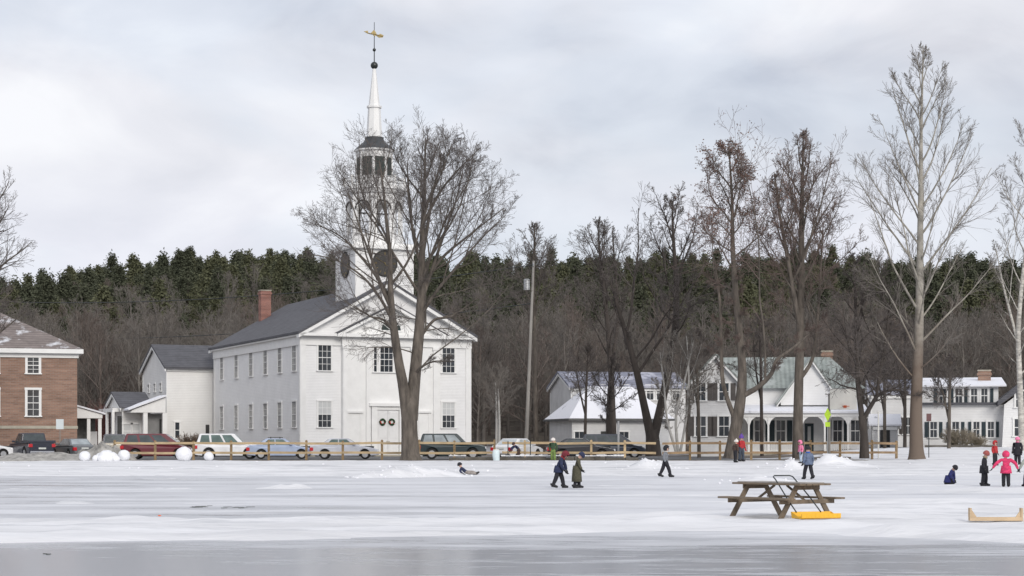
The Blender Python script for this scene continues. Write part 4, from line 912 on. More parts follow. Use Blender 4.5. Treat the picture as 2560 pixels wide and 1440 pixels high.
# ------------------------------------------------------------------ hall and annex behind the church
Cw = Bld('church_hall', 'two-storey white hall with steep grey roof joined to the back of the church', 'building', 417, 174.9, 24)
wL = 6.2; gable(Cw, 0, wL, 0, 10.5, 8.5, Cw.z(866, 0, 5), 'x', m_cream, m_slate, .5, .2)
for k, px in enumerate((372, 387, 402)): window(Cw, 0, Cw.sy(px), Cw.z(979, 0, 5), .75, .75, LEFT, 2, 1)
window(Cw, Cw.fx(443), 0, 1.6, .5, 1.5, 0, 1, 1)
MB().box(wL - .9, wL + 4.5, 1.0, 10, -.6, 8.1).build('link_wall', m_cream, Cw.root)
window(Cw, Cw.fx(519, 1.0), 1.0, 6.2, .6, 1.6, 0, 1, 2) if False else None
door = MB().box(Cw.fx(514), Cw.fx(523), -.05, -.004, 0, 2.9).build('door', m_interior, Cw.root)
MB().box(wL - .6, wL + 3, -1.2, -.01, 7.6, 7.75).build('link_eave', m_trim, Cw.root) if False else None
A = Bld('porch_annex', 'small one-storey white annex with porches left of the church hall', 'building', 283, 172, 24)
xA = A.fx(375); gable(A, .9, xA, 0, 7.5, 4.55, 5.95, 'x', m_cream, m_slate, .3, .15)
MB().box(0, .9, .4, 7, 4.1, 4.45).box(-.05, .2, .35, .6, -.5, 4.1).box(-.05, .2, 3.2, 3.45, -.5, 4.1).build('side_porch', m_trim, A.root)
MB().box(A.fx(295), A.fx(304), -.02, .3, 0, 3.7).build('recess_shade_block', m_interior, A.root)  # solid dark block, shade inside the side porch painted as its colour
q0, q1 = A.fx(325, -2), A.fx(413, -2)
MB().ext([(q0, 4.0), (q1, 4.0), (q1, 5.5), (q0 + .2, 4.25)], 'y', -2.2, -.05).build('porch_gable', m_trim, A.root)
MB().ext([(q0 - .25, 4.2), (q1, 5.55), (q1, 5.7), (q0 - .25, 4.35)], 'y', -2.5, .5).build('porch_roof', m_snowroof, A.root)
for px in (363, 411): x = A.fx(px, -2); MB().box(x - .2, x + .2, -2.15, -1.75, -.5, 4.0).build('porch_post', m_trim, A.root)
MB().box(A.fx(367, -1), A.fx(408, -1), -.9, -.03, -.3, 3.9).build('porch_shade_block', mat('grey_porch_shade', (.22, .22, .22), .9, .2, 1), A.root)  # solid grey block, shade of the porch opening put into its colour
MB().box(A.fx(399, -1), A.fx(407, -1), -.95, -.905, 0, 3.4).build('door', m_interior, A.root)
for px in (318, 340): window(A, A.fx(px), 0, 1.6, .8, 1.3, 0, 1, 1, blind=.9)

# ------------------------------------------------------------------ brick building at the left
Bk = Bld('brick_building', 'two-storey brown brick building with pale hipped roof at the left edge', 'building', 193, 140, 17)
br = Bk.root; ez = Bk.z(884); dep = 13.0; rise = 3.6
MB().box(-24, 0, 0, dep, -.8, ez).build('wall', m_brick, br)
e0, e1 = ez + .32, ez + .32 + rise; hx = dep / 2 + .5
MB().add([(-24.5, -.45, e0), (.45, -.45, e0), (.45, dep + .45, e0), (-24.5, dep + .45, e0), (-24.5 + hx, dep / 2, e1), (.45 - hx, dep / 2, e1)], [(0, 1, 5, 4), (1, 2, 5), (2, 3, 4, 5), (3, 0, 4), (0, 3, 2, 1)]).build('roof', m_brown_roof, br)
MB().box(-24.5, .45, -.45, dep + .45, ez - .02, e0 - .004).box(-24.1, .1, -.1, dep + .1, ez - .35, ez - .021).build('cornice', m_trim, br)
MB().box(-24.04, .05, -.05, dep + .05, Bk.z(1072), Bk.z(1065)).build('belt_course', m_stone, br)
for px in (83, -20):
    x = Bk.fx(px); window(Bk, x, 0, Bk.z(934), .92, 1.2, 0, 2, 2, casing=.14); window(Bk, x, 0, Bk.z(1040), .95, 2.0, 0, 2, 2, casing=.14)
P_ = Bld('white_portico', 'small white gabled portico beside the brick building', 'porch', 180, 152, 17)
q1 = P_.fx(256); zp1, zp0 = P_.z(1035), P_.z(1014)
MB().ext([(-1.5, zp1 - .35), (q1, zp1 - .35), (q1, zp1), (0, zp0), (-1.5, zp1)], 'y', 0, 4).build('gable', m_trim, P_.root)
MB().ext([(-1.6, zp1 + .02), (0, zp0 + .04), (q1 + .25, zp1 - .04), (q1 + .25, zp1 + .1), (0, zp0 + .18), (-1.6, zp1 + .16)], 'y', -.2, 4.2).build('roof', m_snowroof, P_.root)
for px in (222, 250): x = P_.fx(px); MB().box(x - .14, x + .14, .1, .38, -.6, zp1 - .35).build('column', m_trim, P_.root)
MB().box(-.5, q1 - .4, 2.6, 2.9, -.6, zp1 - .352).build('back_wall', mat('dim_glazed_wall', (.09, .09, .085), .5, .6, 1.5), P_.root)
MB().box(P_.fx(226, 2.5), P_.fx(243, 2.5), 2.5, 2.595, 0, 2.1).build('door', m_door, P_.root)

# ------------------------------------------------------------------ houses on the right
def shutters(b, x, y, z, w, h, m, sw=.42, ang=0):
    for sg in (-1, 1): MB().box(-sw / 2, sw / 2, -.09, -.004, 0, h).build('shutter', m, b.root, (x + sg * (w / 2 + sw / 2 + .12), y, z))
# A: low house with a snow-covered hipped roof
A1 = Bld('low_house', 'low grey-walled house under a bright snow-covered roof behind the parked cars', 'house', 1430, 168, 14)
xr = A1.fx(1672); ea = A1.z(1046); ra = A1.z(962); ar = A1.root
MB().box(0, xr, 0, 8, -.6, ea).build('wall', m_greyside, ar)
MB().add([(-.4, -.5, ea), (xr + .4, -.5, ea), (xr + .4, 8.5, ea), (-.4, 8.5, ea), (2.6, 4, ra), (xr - 2.4, 4, ra)], [(0, 1, 5, 4), (1, 2, 5), (2, 3, 4, 5), (3, 0, 4), (0, 3, 2, 1)]).build('roof', m_snowroof, ar)
MB().box(-.5, xr + .5, -.6, 8.6, ea - .2, ea - .004).build('eave', mat('dark_gutter', (.12, .12, .12), .7, .2, 2), ar)
for px in (1448, 1560, 1630): window(A1, A1.fx(px), 0, .9, .95, 1.25, 0, 2, 1)
MB().box(A1.fx(1502), A1.fx(1520), -.05, -.004, 0, 2.2).build('door', m_interior, ar)
A2 = Bld('tall_house', 'white house with blue-grey gabled roof behind the low snowy-roofed house', 'house', 1428, 182, 14)
gable(A2, 0, A2.fx(1712), 0, 8, A2.z(966), A2.z(930), 'x', m_greyside, m_blueroof, .4, .2)
for px in (1500, 1560, 1625, 1650, 1690): window(A2, A2.fx(px), 0, A2.z(998), .8, 1.4, 0, 2, 1)

# B: porch house with a green metal roof
B = Bld('porch_house', 'large white house with green metal roof and long arched front porch', 'house', 1728, 148, -6)
bb = B.root; g1 = B.fx(1850); ez_ = B.z(955); gp = B.z(888, 2)
gable(B, 0, g1, 0, 11, ez_, gp, 'y', m_greyside, m_greenroof, .45, .2, gh=.5)
for px in (1752, 1810):
    x = B.fx(px); window(B, x, 0, B.z(1001), .85, 1.4, 0, 2, 1); shutters(B, x, 0, B.z(1001), .85, 1.4, m_shutter2, .4)
    window(B, x, 0, B.z(1090), .9, 1.6, 0, 2, 1); shutters(B, x, 0, B.z(1090), .9, 1.6, m_shutter2, .45)
x2 = B.fx(2150, 3); ym = 3.0; e2, r2 = B.z(962, 8, ym) + .0, B.z(893, 8, ym + 4)
MB().box(g1 + .01, x2, ym, ym + 8, -.6, e2).build('main_wall', m_white, bb)
ro = MB().add([(g1 - 1.6, ym - .5, e2 - .3), (x2 + .4, ym - .5, e2 - .3), (x2 + .4, ym + 8.4, e2 - .3), (g1 - 1.6, ym + 8.4, e2 - .3), (g1 - 1.6, ym + 4, r2), (x2 - 2.2, ym + 4, r2)], [(0, 1, 5, 4), (1, 2, 5), (2, 3, 4, 5), (3, 0, 4), (0, 3, 2, 1)]).build('main_roof', m_greenroof, bb)
chimney(ro, B.fx(2068, 7), ym + 4.4, r2 - 1, r2 + .45, .9, .7, m_brick)
# cross gable and porch
c0, c1 = B.fx(1952, 1.5), B.fx(2098, 1.5); zc0, zc1 = B.z(1004, 8, 1.5), B.z(899, 8, 1.5); cm_ = B.fx(2027, 1.5)
MB().ext([(c0, zc0 - .3), (c1, zc0 - .3), (c1, zc0), (cm_, zc1), (c0, zc0)], 'y', 1.5, 7).build('cross_gable', m_white, bb)
MB().ext([(c0 - .4, zc0 - .3), (cm_, zc1 + .03), (c1 + .4, zc0 - .3), (c1 + .4, zc0 - .08), (cm_, zc1 + .25), (c0 - .4, zc0 - .08)], 'y', 1.1, 7).build('cross_gable_roof', m_greenroof, bb)
MB().ext([(c0 - .35, zc0 - .48), (cm_, zc1 - .17), (c1 + .35, zc0 - .48), (c1 + .35, zc0 - .31), (cm_, zc1 + .02), (c0 - .35, zc0 - .31)], 'y', 1.12, 1.3).build('bargeboard', m_trim, bb)
pz0, pz1 = B.z(1028, 8, -1), B.z(1010, 8, 1.5); p0_, p1_ = g1 + .02, B.fx(2172, -1)
MB().ext([(-1.3, pz0), (3.0, pz1), (3.0, pz1 - .12), (-1.3, pz0 - .16)], 'x', p0_, p1_).build('porch_roof', m_snowroof, bb)
MB().box(p0_, p1_, -1.1, -.9, pz0 - .45, pz0 - .15).build('porch_beam', m_trim, bb)
MB().box(p0_, p1_, -1.2, 3.0, .1, .35).build('porch_floor', m_stone, bb)
posts = [1872, 1921, 2004, 2062, 2120, 2155]
for px in posts:
    x = B.fx(px, -1); pst = MB().box(x - .07, x + .07, -1.07, -.93, .351, pz0 - .45)
    for sg in (-1, 1): pst.ext([(x + sg * .07, pz0 - .451), (x + sg * .6, pz0 - .451), (x + sg * .38, pz0 - .6), (x + sg * .2, pz0 - .78), (x + sg * .07, pz0 - 1.15)], 'y', -1.03, -.97)
    pst.build('porch_post', m_trim, bb)
for a_, b_ in zip(posts[:-1], posts[1:]):
    if a_ == 2004: continue
    xa_, xb_ = B.fx(a_, -1) + .08, B.fx(b_, -1) - .08; rl_ = MB().box(xa_, xb_, -1.05, -.95, 1.15, 1.23).box(xa_, xb_, -1.05, -.95, .45, .52); n_ = int((xb_ - xa_) / .14)
    for k in range(n_ + 1): xq = xa_ + (xb_ - xa_) * k / n_; rl_.box(xq - .035, xq + .035, -1.03, -.97, .521, 1.149)
    rl_.build('porch_railing', m_trim, bb)
for px in (1898, 1952, 2094, 2138):
    x = B.fx(px, ym); window(B, x, ym, 1.25, .8, 1.75, 0, 2, 1); shutters(B, x, ym, 1.25, .8, 1.75, m_shutter, .42)
MB().box(B.fx(2012, ym), B.fx(2034, ym), ym - .06, ym - .004, .36, 2.75).build('door', m_shutter, bb)
MB().box(B.fx(2019, ym), B.fx(2027, ym), ym - .075, ym - .062, 1.3, 2.5).build('door_pane', m_blind, bb)

# D: half hidden house between the porch house and the sycamore
D_ = Bld('grey_house', 'dim grey-white house half hidden by the small dark tree', 'house', 2178, 165, -9)
gable(D_, 0, D_.fx(2296), 0, 7, D_.z(985), D_.z(952), 'x', m_greyside, m_blueroof, .3, .2)
for px in (2200, 2235, 2270): window(D_, D_.fx(px), 0, D_.z(1085), .8, 1.5, 0, 2, 1); shutters(D_, D_.fx(px), 0, D_.z(1085), .8, 1.5, m_shutter2, .3)
D2 = Bld('garden_shed', 'small grey shed left of the shuttered white house', 'shed', 2182, 150, -9)
gable(D2, 0, 2.0, 0, 3, 1.9, 2.7, 'x', m_greyside, m_snowroof, .2, .12)
MB().box(.6, 1.4, -.04, -.004, 0, 1.7).build('door', m_interior, D2.root)

# Cc: white house with dark shutters at the right edge
H = Bld('shuttered_house', 'white two-storey house with dark shutters and grey gambrel slope at the right edge', 'house', 2302, 142, -12.5)
hh = H.root; x1 = H.fx(2500); xe = x1 + 7.0; zl = H.z(1013); zu = H.z(968)
MB().box(0, x1 + .3, 0, 8, -.6, zl).build('wall', m_white, hh)
MB().box(0, x1 - .1, .5, 7.5, zl + .22, zu).build('upper_wall', m_white, hh)
MB().box(-.3, x1, -.35, 8.3, zl + .002, zl + .2).build('lower_eave', m_slate, hh)
MB().ext([(.0, zu + .02), (8.2, zu + .9), (8.2, zu + 1.02), (.0, zu + .14)], 'x', -.2, x1 + .5).build('upper_roof', m_snowroof, hh)
chimney(hh, H.fx(2462, 4), 5.0, zu, H.z(928, 5, 5), 1.0, .7, m_brick)
gx0, gx1 = H.fx(2494, -1.2), xe; gpx = H.fx(2550, -1.2)
MB().ext([(gx0 + .3, -.6), (gx1, -.6), (gx1, zl), (gpx + 1.0, H.z(960)), (gx0 + .5, zl)], 'y', -1.2, 8).build('gable_wall', m_white, hh)
MB().ext([(gx0, zl - .15), (gpx + 1.0, H.z(954)), (gx1 + .4, zl - .15), (gx1 + .4, zl + .25), (gpx + 1.0, H.z(938)), (gx0, zl + .28)], 'y', -1.6, 8.3).build('gable_roof', m_slate, hh)
window(H, H.fx(2547, -1.2), -1.2, H.z(1019), .5, 1.2, 0, 1, 1); MB().box(-.2, .2, -.09, -.004, 0, 1.2).build('shutter', m_shutter, hh, (H.fx(2556, -1.2), -1.2, H.z(1019)))
window(H, H.fx(2550, -1.2), -1.2, H.z(1090), .9, 1.3, 0, 2, 1)
for px in (2357, 2397): x = H.fx(px, .5); window(H, x, .5, H.z(1007), .6, 1.1, 0, 2, 1); shutters(H, x, .5, H.z(1007), .6, 1.1, m_shutter, .26)
x = H.fx(2447, .5); window(H, x - .36, .5, H.z(1007), .55, 1.1, 0, 2, 1); window(H, x + .42, .5, H.z(1007), .55, 1.1, 0, 2, 1); shutters(H, x, .5, H.z(1007), 1.5, 1.1, m_shutter, .24)
for px in (2334, 2389): x = H.fx(px); window(H, x, 0, H.z(1093), .6, 1.2, 0, 2, 1); shutters(H, x, 0, H.z(1093), .6, 1.2, m_shutter, .26)
for px in (2441, 2477): x = H.fx(px); window(H, x, 0, H.z(1093), .55, 1.2, 0, 2, 1); shutters(H, x, 0, H.z(1093), .55, 1.2, m_shutter, .22)
# houses up on the hill
def hill_house(label, px, py, Y, w, h, wall, roof):
    for Y in range(205, 428):
        g = gz(xx(px, Y), Y)
        if HZ - (g - EYE) / Y * F <= py: break
    b = Bld('hillside_house', label, 'house', px, Y, 10, g); gable(b, 0, w, 0, 6, h, h + 2.0, 'x', wall, roof, .4, .2, zb=-2)
    for k in range(3): window(b, w * (k + .6) / 3.4, 0, h * .42, .9, 1.3, 0, 2, 1)
hill_house('pinkish house high among the trees left of the church tower', 442, 768, 352, 5.4, 1.6, mat('pink_siding', (.55, .38, .32), .8, .15, 1), m_snowroof)
hill_house('white house on the hillside above the green-roofed house', 1722, 826, 300, 6.4, 2.6, m_greyside, m_blueroof)
hill_house('small white house on the hillside above the green roof, right of the other', 1876, 822, 290, 4.6, 1.0, m_greyside, m_snowroof)
hill_house('tiny pale house on the wooded slope left of the utility pole', 1266, 758, 300, 1.5, .9, m_cream, m_snowroof)

# ------------------------------------------------------------------ fences, wall, poles, signs
def fence(name, label, Yf, posts, x_end0=None, x_end1=None, ztop=1.12, zlow=.48, pm=None, rm=None, hp=1.28, group='rail fences along the pond'):
    x0 = xx(posts[0], Yf); root = thing(name, label, 'fence', (x0, Yf, gz(x0, Yf)), 0, group); P = [xx(p, Yf) - x0 for p in posts]; rg = random.Random(int(abs(posts[0])))
    for x in P:
        h = hp + rg.uniform(-.04, .05); MB().box(x - .075, x + .075, -.075, .075, -.3, h).ext([(x - .075, h), (x + .075, h), (x, h + .05)], 'y', -.075, .075).build('post', pm or m_fencepost, root)
    pts = ([xx(x_end0, Yf) - x0] if x_end0 else []) + P + ([xx(x_end1, Yf) - x0] if x_end1 else [])
    for a, b in zip(pts, pts[1:]):
        for z in (ztop, zlow): d0, d1 = rg.uniform(-.03, .03), rg.uniform(-.03, .03); MB().add([(a + .01, -.13, z - .075 + d0), (b - .01, -.13, z - .075 + d1), (b - .01, -.08, z - .075 + d1), (a + .01, -.08, z - .075 + d0), (a + .01, -.13, z + .075 + d0), (b - .01, -.13, z + .075 + d1), (b - .01, -.08, z + .075 + d1), (a + .01, -.08, z + .075 + d0)], [(0, 3, 2, 1), (4, 5, 6, 7), (0, 1, 5, 4), (1, 2, 6, 5), (2, 3, 7, 6), (3, 0, 4, 7)]).build('rail', rm or m_fence, root)
fence('rail_fence', 'yellow two-rail wooden fence before the row of cars and the church', 119, [287, 388, 484, 578, 672, 766, 857, 955, 1048, 1136, 1236])
fence('rail_fence', 'two-rail wooden fence in front of the black sedan and dark van', 121, [1312, 1386, 1478, 1562], 1255, 1640, pm=m_fence)
fence('rail_fence', 'browner two-rail wooden fence in front of the green-roofed porch house', 120, [1725, 1800, 1878, 1949, 2026, 2100, 2180, 2241], 1655, None, rm=mat('tan_fence_wood', (.36, .25, .15), .85, .3, 2.5))
# low stone wall at the pond edge with snow on its top
wx0, wx1 = xx(1122, 114.5), xx(1585, 114.5); wz = gz(wx0, 114.5); rgw = random.Random(9)
wroot = thing('retaining_wall', 'low dark stone retaining wall at the pond edge right of the maple', 'wall', (wx0, 114.5, wz), 0)
w = MB(); x = 0
while x < wx1 - wx0:
    l = rgw.uniform(.6, 1.5); w.box(x + .01, x + l - .01, rgw.uniform(-.08, .0), .45, -.5, .24 + rgw.uniform(-.05, .06)); x += l
w.build('stones', m_concrete, wroot, bevel=.03)
for a, b in ((1122, 1165), (1252, 1418), (1440, 1560)):
    sw = MB(); xa_, xb_ = xx(a, 114.5) - wx0, xx(b, 114.5) - wx0; n = 14
    for k in range(n): sw.box(xa_ + (xb_ - xa_) * k / n, xa_ + (xb_ - xa_) * (k + 1) / n - .004, -.02 + rgw.uniform(-.03, .03), .47, .29, .36 + rgw.uniform(-.02, .05))
    sw.build('snow_cap', m_snow, wroot, bevel=.02)
for px in (1270, 1326):
    x = xx(px, 115.6); tag(MB().tube([(0, 0, -.2), (0, 0, 1.25)], .035, 6).build('stake', m_darkmetal, None, (x, 115.6, gz(x, 115.6))), 'thin dark stake ' + ('left' if px < 1300 else 'right') + ' of the child climbing the fence', 'stake', 'thin stakes on the retaining wall')
# utility pole with transformer and insulators
x = xx(1314, 170); up = thing('utility_pole', 'tall leaning grey utility pole with a pale transformer drum', 'utility pole', (x, 170, gz(x, 170)), 0); dx = xx(1334, 170) - x; H_ = zz(652, 170) - gz(x, 170)
MB().tube([(0, 0, -.3), (dx * .5, 0, H_ * .5), (dx, 0, H_)], [.20, .155, .11], 10).build('pole', m_pole, up)
tz = zz(712, 170) - gz(x, 170); tx = dx * tz / H_ - .55
tr = MB().tube([(tx, -.05, tz - .5), (tx, -.05, tz + .45)], .30, 14).tube([(tx, -.05, tz + .45), (tx, -.05, tz + .55)], [.33, .2], 14).build('transformer', m_galv, up)
MB().tube([(tx + .1, 0, tz + .2), (tx + .55, 0, tz + .2)], .04, 5).tube([(tx + .1, 0, tz - .3), (tx + .55, 0, tz - .3)], .04, 5).build('bracket', m_darkmetal, tr)
MB().tube([(dx - .02, -.2, H_ - .5), (dx - .02, -.2, H_ - .2)], .07, 6).tube([(dx, -.2, H_ - .35), (dx, 0, H_ - .35)], .03, 5).build('insulator', m_galv, up)
def wire(label, p0, p1, sag):
    pts = [(p0[0] + (p1[0] - p0[0]) * t, p0[1] + (p1[1] - p0[1]) * t, p0[2] + (p1[2] - p0[2]) * t - sag * 4 * t * (1 - t)) for t in [k / 24 for k in range(25)]]
    tag(MB().tube(pts, .042, 4).build('overhead_wire', m_darkmetal), label, 'wire', 'overhead wires')
pt = (x + dx, 169.75, gz(x, 170) + H_ - .4); wire('upper overhead wire running left from the utility pole over the church roof', pt, (xx(-300, 235), 235, zz(735, 235)), 2.2)
wire('lower overhead wire crossing the brown woods behind the brick building', (x + dx * .8, 170, gz(x, 170) + H_ * .78), (xx(-300, 240), 240, zz(830, 240)), 2.0)
# slim pale trunks / grey post
x = xx(1546, 121.8); g = gz(x, 121.8); sp_ = thing('steel_post', 'slim pale steel post standing among the parked cars', 'post', (x, 121.8, g)); MB().tube([(0, 0, -.2), (0, 0, zz(1056, 121.8) - g)], .075, 8).build('shaft', m_galv, sp_); MB().ball((0, 0, zz(1056, 121.8) - g), .085, 8, 6).build('cap', m_galv, sp_)
# basketball backboard
x = xx(2074, 119); g = gz(x, 119); bh = thing('basketball_hoop', 'white basketball backboard with orange rim on a grey post', 'basketball hoop', (x, 119, g))
bx0, bx1, bz0, bz1 = .02, xx(2142, 119) - x, zz(1024, 119) - g, zz(972, 119) - g; bm = (bx0 + bx1) / 2
MB().tube([(0, .1, -.2), (0, .1, bz1 - .3)], .085, 8).tube([(0, .1, bz0 + .9), (bm, .06, bz0 + .75)], .04, 6).tube([(0, .1, bz0 + .35), (bm, .06, bz0 + .35)], .04, 6).build('post', m_pole, bh)
bo = MB().box(bx0, bx1, -.03, .03, bz0, bz1).build('backboard', m_board, bh, bevel=.01)
rc = bz0 + .22; rx = bm + .1
rim = MB().tube([(rx + .23 * math.cos(a), -.30 + .23 * math.sin(a), rc) for a in [2 * PI * k / 20 for k in range(21)]], .02, 6, cap=False).box(rx - .1, rx + .1, -.09, -.031, rc - .1, rc + .06).build('rim', m_hoop, bh)
# crossing sign on its own post, just in front of the hoop's post
x = xx(2069, 118.4); g = gz(x, 118.4); sg = thing('crossing_sign', 'bright lime diamond warning sign with smaller plate beneath, beside the backboard', 'road sign', (x, 118.4, g)); z0 = zz(1041, 118.4) - g
MB().tube([(0, .03, -.2), (0, .03, z0 + .45)], .035, 6).build('post', m_galv, sg)
MB().ext([(0, z0 + .56), (.22, z0 + .12), (0, z0 - .34), (-.22, z0 + .12)], 'y', -.02, 0).build('sign_plate', m_lime, sg); MB().box(-.16, .16, -.02, 0, z0 - .68, z0 - .37).build('sign_plate', m_lime, sg)
for px, py0, py1, lab in ((2196, 1030, 1120, 'slim white post right of the small dark tree'),):
    x = xx(px, 121); g = gz(x, 121); p_ = thing('sign_post', lab, 'post', (x, 121, g)); MB().tube([(0, 0, -.2), (0, 0, zz(py0, 121) - g)], .05, 6).build('shaft', m_board, p_); MB().ball((0, 0, zz(py0, 121) - g), .07, 8, 6).build('finial', m_board, p_)
x = xx(2322, 121); g = gz(x, 121); s2_ = thing('street_sign', 'small dark brown sign on a thin post beside the sycamore', 'sign', (x, 121, g)); MB().tube([(0, 0, -.2), (0, 0, zz(1035, 121) - g)], .03, 6).build('post', m_darkmetal, s2_); MB().box(-.16, .16, -.03, 0, zz(1053, 121) - g, zz(1034, 121) - g).build('sign_plate', mat('maroon_plate', (.13, .06, .06), .6, .1, 2), s2_)
x = xx(150, 134); g = gz(x, 134); s3 = thing('parking_sign', 'pale rectangular parking sign on a post in front of the brick wall', 'sign', (x, 134, g)); MB().tube([(0, 0, -.2), (0, 0, zz(1050, 134) - g)], .035, 6).build('post', m_pole, s3)
pl = MB().box(-.28, .28, -.05, -.03, zz(1073, 134) - g, zz(1048, 134) - g).build('sign_plate', mat('pale_sign', (.68, .74, .76), .5, .05, 2), s3)
# ------------------------------------------------------------------ shrubs
def shrub(name, label, px, Y, w, h, n, m, seed, group=None, up=.06, zoff=0):
    T = Tree(seed); x = xx(px, Y); root = thing(name, label, 'shrub', (x, Y, gz(x, Y) + zoff), 0, group); P = dict(n={1: 5, 2: 4, 3: 3}, wob=.14, up=up, kids={1: 1.8, 2: 1.6}, ratio={1: .6, 2: .6}, ang=(25, 55), rt=.010)
    for k in range(n):
        a = T.r.uniform(0, 6.28); q = T.r.random() ** .5; d = Vector((math.cos(a) * w * .55 * q, math.sin(a) * w * .5 * q, h * .8)).normalized()
        T.grow(Vector((math.cos(a) * w * .18 * q, math.sin(a) * w * .16 * q, -.05)), d, h * T.r.uniform(.75, 1.02) * (1 - .3 * q) / max(.6, d.z), .028, 1, 3, P)
    V, Q = tubes(T.limb, 4); meshobj('stems', fast_mesh('stems', V, Q, True), m, root); V, Q = tubes(T.twig, 3); meshobj('twigs', fast_mesh('twigs', V, Q), m, root)
shrub('round_shrub', 'round brown leafless shrub against the cream hall wall', 480, 150, 2.2, 1.9, 60, m_shrub, 51)
shrub('round_shrub', 'lower brown shrub right of the round one by the church corner', 520, 150, 1.6, 1.5, 40, m_shrub, 52)
shrub('red_shrub', 'reddish-brown thicket between the brick building and the annex', 245, 178, 5.5, 5.2, 60, mat('red_stems', (.14, .06, .055), .9, .3, 1), 53)
shrub('red_shrub', 'dark reddish thicket just left of the annex porch', 272, 183, 4, 5.6, 45, mat('red_stems', (.14, .06, .055), .9, .3, 1), 54)
shrub('garden_shrub', 'pale bare shrub below the shuttered house windows', 2400, 138, 2.3, 1.6, 50, mat('pale_shrub', (.30, .26, .20), .9, .3, 1), 55)
shrub('garden_shrub', 'small pale bare shrub left of the shuttered house front door', 2440, 138.5, 1.3, 1.0, 30, mat('pale_shrub', (.30, .26, .20), .9, .3, 1), 56)
x = xx(2310, 137.2); bedo = MB().ext([(0, 0), (5.4, .0), (5.3, 1.2), (.3, 1.0)], 'z', -.3, .09).build('garden_bed', m_concrete, None, (x, 137.0, gz(x + 2, 137.2) + .12)); tag(bedo, 'dark earth bed edging the shuttered house', 'garden bed')
for i, (px, Y, h) in enumerate(((1247, 135, 5.2), (1240, 138, 5.8))):
    T = Tree(60 + i); x = xx(px, Y); r_ = thing('sapling', ('pale slim sapling, the shorter' if i == 0 else 'slim sapling, the taller') + ' of two right of the church', 'tree', (x, Y, gz(x, Y)), 0)
    p = T.stem([(0, 0, -.1), (.05, 0, h * .5), (-.05, 0, h)], [.11, .09, .05]); T.primaries(p, (Vector((0, 0, h * .9)), (1.2, 1.2, h * .5)), dict(PB, rt=.01), .5, .98, 9, (40, 20), mx=3, lr=.04); T.build(r_, mat('pale_stem', (.40, .39, .37), .9, .25, 2), m_paletwig, m_paletwig)

# ------------------------------------------------------------------ vehicles
m_tyre = mat('tyre_rubber', (.02, .02, .02), .9, .2, 5); m_rim = mat('alloy_rim', (.45, .46, .48), .35, .1, 3, metal=.8); m_tail = mat('tail_light_red', (.55, .02, .03), .25, .1, 3, coat=.5)
m_head = mat('headlight_lens', (.75, .77, .8), .12, .1, 3, coat=.5); m_chrome = mat('chrome', (.65, .66, .68), .2, .05, 3, metal=.9); m_under = mat('dark_underbody', (.03, .03, .03), .9, .2, 3); m_carglass = mat('car_glass', (.05, .065, .07), .06, .4, 1.5, spec=.8)
m_paleglass = mat('pale_auto_glass', (.42, .46, .48), .3, .25, 1.5, coat=.4); m_plate = mat('licence_plate', (.6, .62, .6), .5, .05, 3)  # first material is opaque pale car glass
KINDS = {  # L, W, wheelbase half front/rear, body side outline (x,z) above the sills, cabin base x0(front) x1(rear) z, roof x0 x1 z
 'sedan': dict(L=4.7, W=1.78, wf=1.42, wr=-1.36, r=.33, top=[(-2.33, .55), (-2.30, .88), (-2.1, .97), (-1.5, .99), (.95, .95), (1.9, .80), (2.26, .68), (2.33, .5)], cb=(1.05, -1.75, .93), rf=(.25, -1.0, 1.43), tw=.16),
 'suv': dict(L=4.7, W=1.85, wf=1.42, wr=-1.38, r=.38, top=[(-2.33, .55), (-2.33, 1.02), (-2.2, 1.12), (.95, 1.08), (2.05, 1.0), (2.3, .85), (2.35, .5)], cb=(1.05, -2.22, 1.06), rf=(.35, -2.0, 1.76), tw=.13),
 'minivan': dict(L=4.9, W=1.9, wf=1.55, wr=-1.45, r=.35, top=[(-2.43, .55), (-2.43, 1.0), (-2.3, 1.08), (1.3, 1.02), (2.1, .86), (2.38, .7), (2.45, .45)], cb=(1.6, -2.3, 1.02), rf=(.55, -2.05, 1.76), tw=.13),
 'pickup': dict(L=5.4, W=1.95, wf=1.65, wr=-1.65, r=.40, top=[(-2.68, .6), (-2.70, 1.12), (.9, 1.12), (2.3, 1.08), (2.6, .95), (2.68, .6)], cb=(1.15, -.75, 1.10), rf=(.5, -.6, 1.82), tw=.13)}
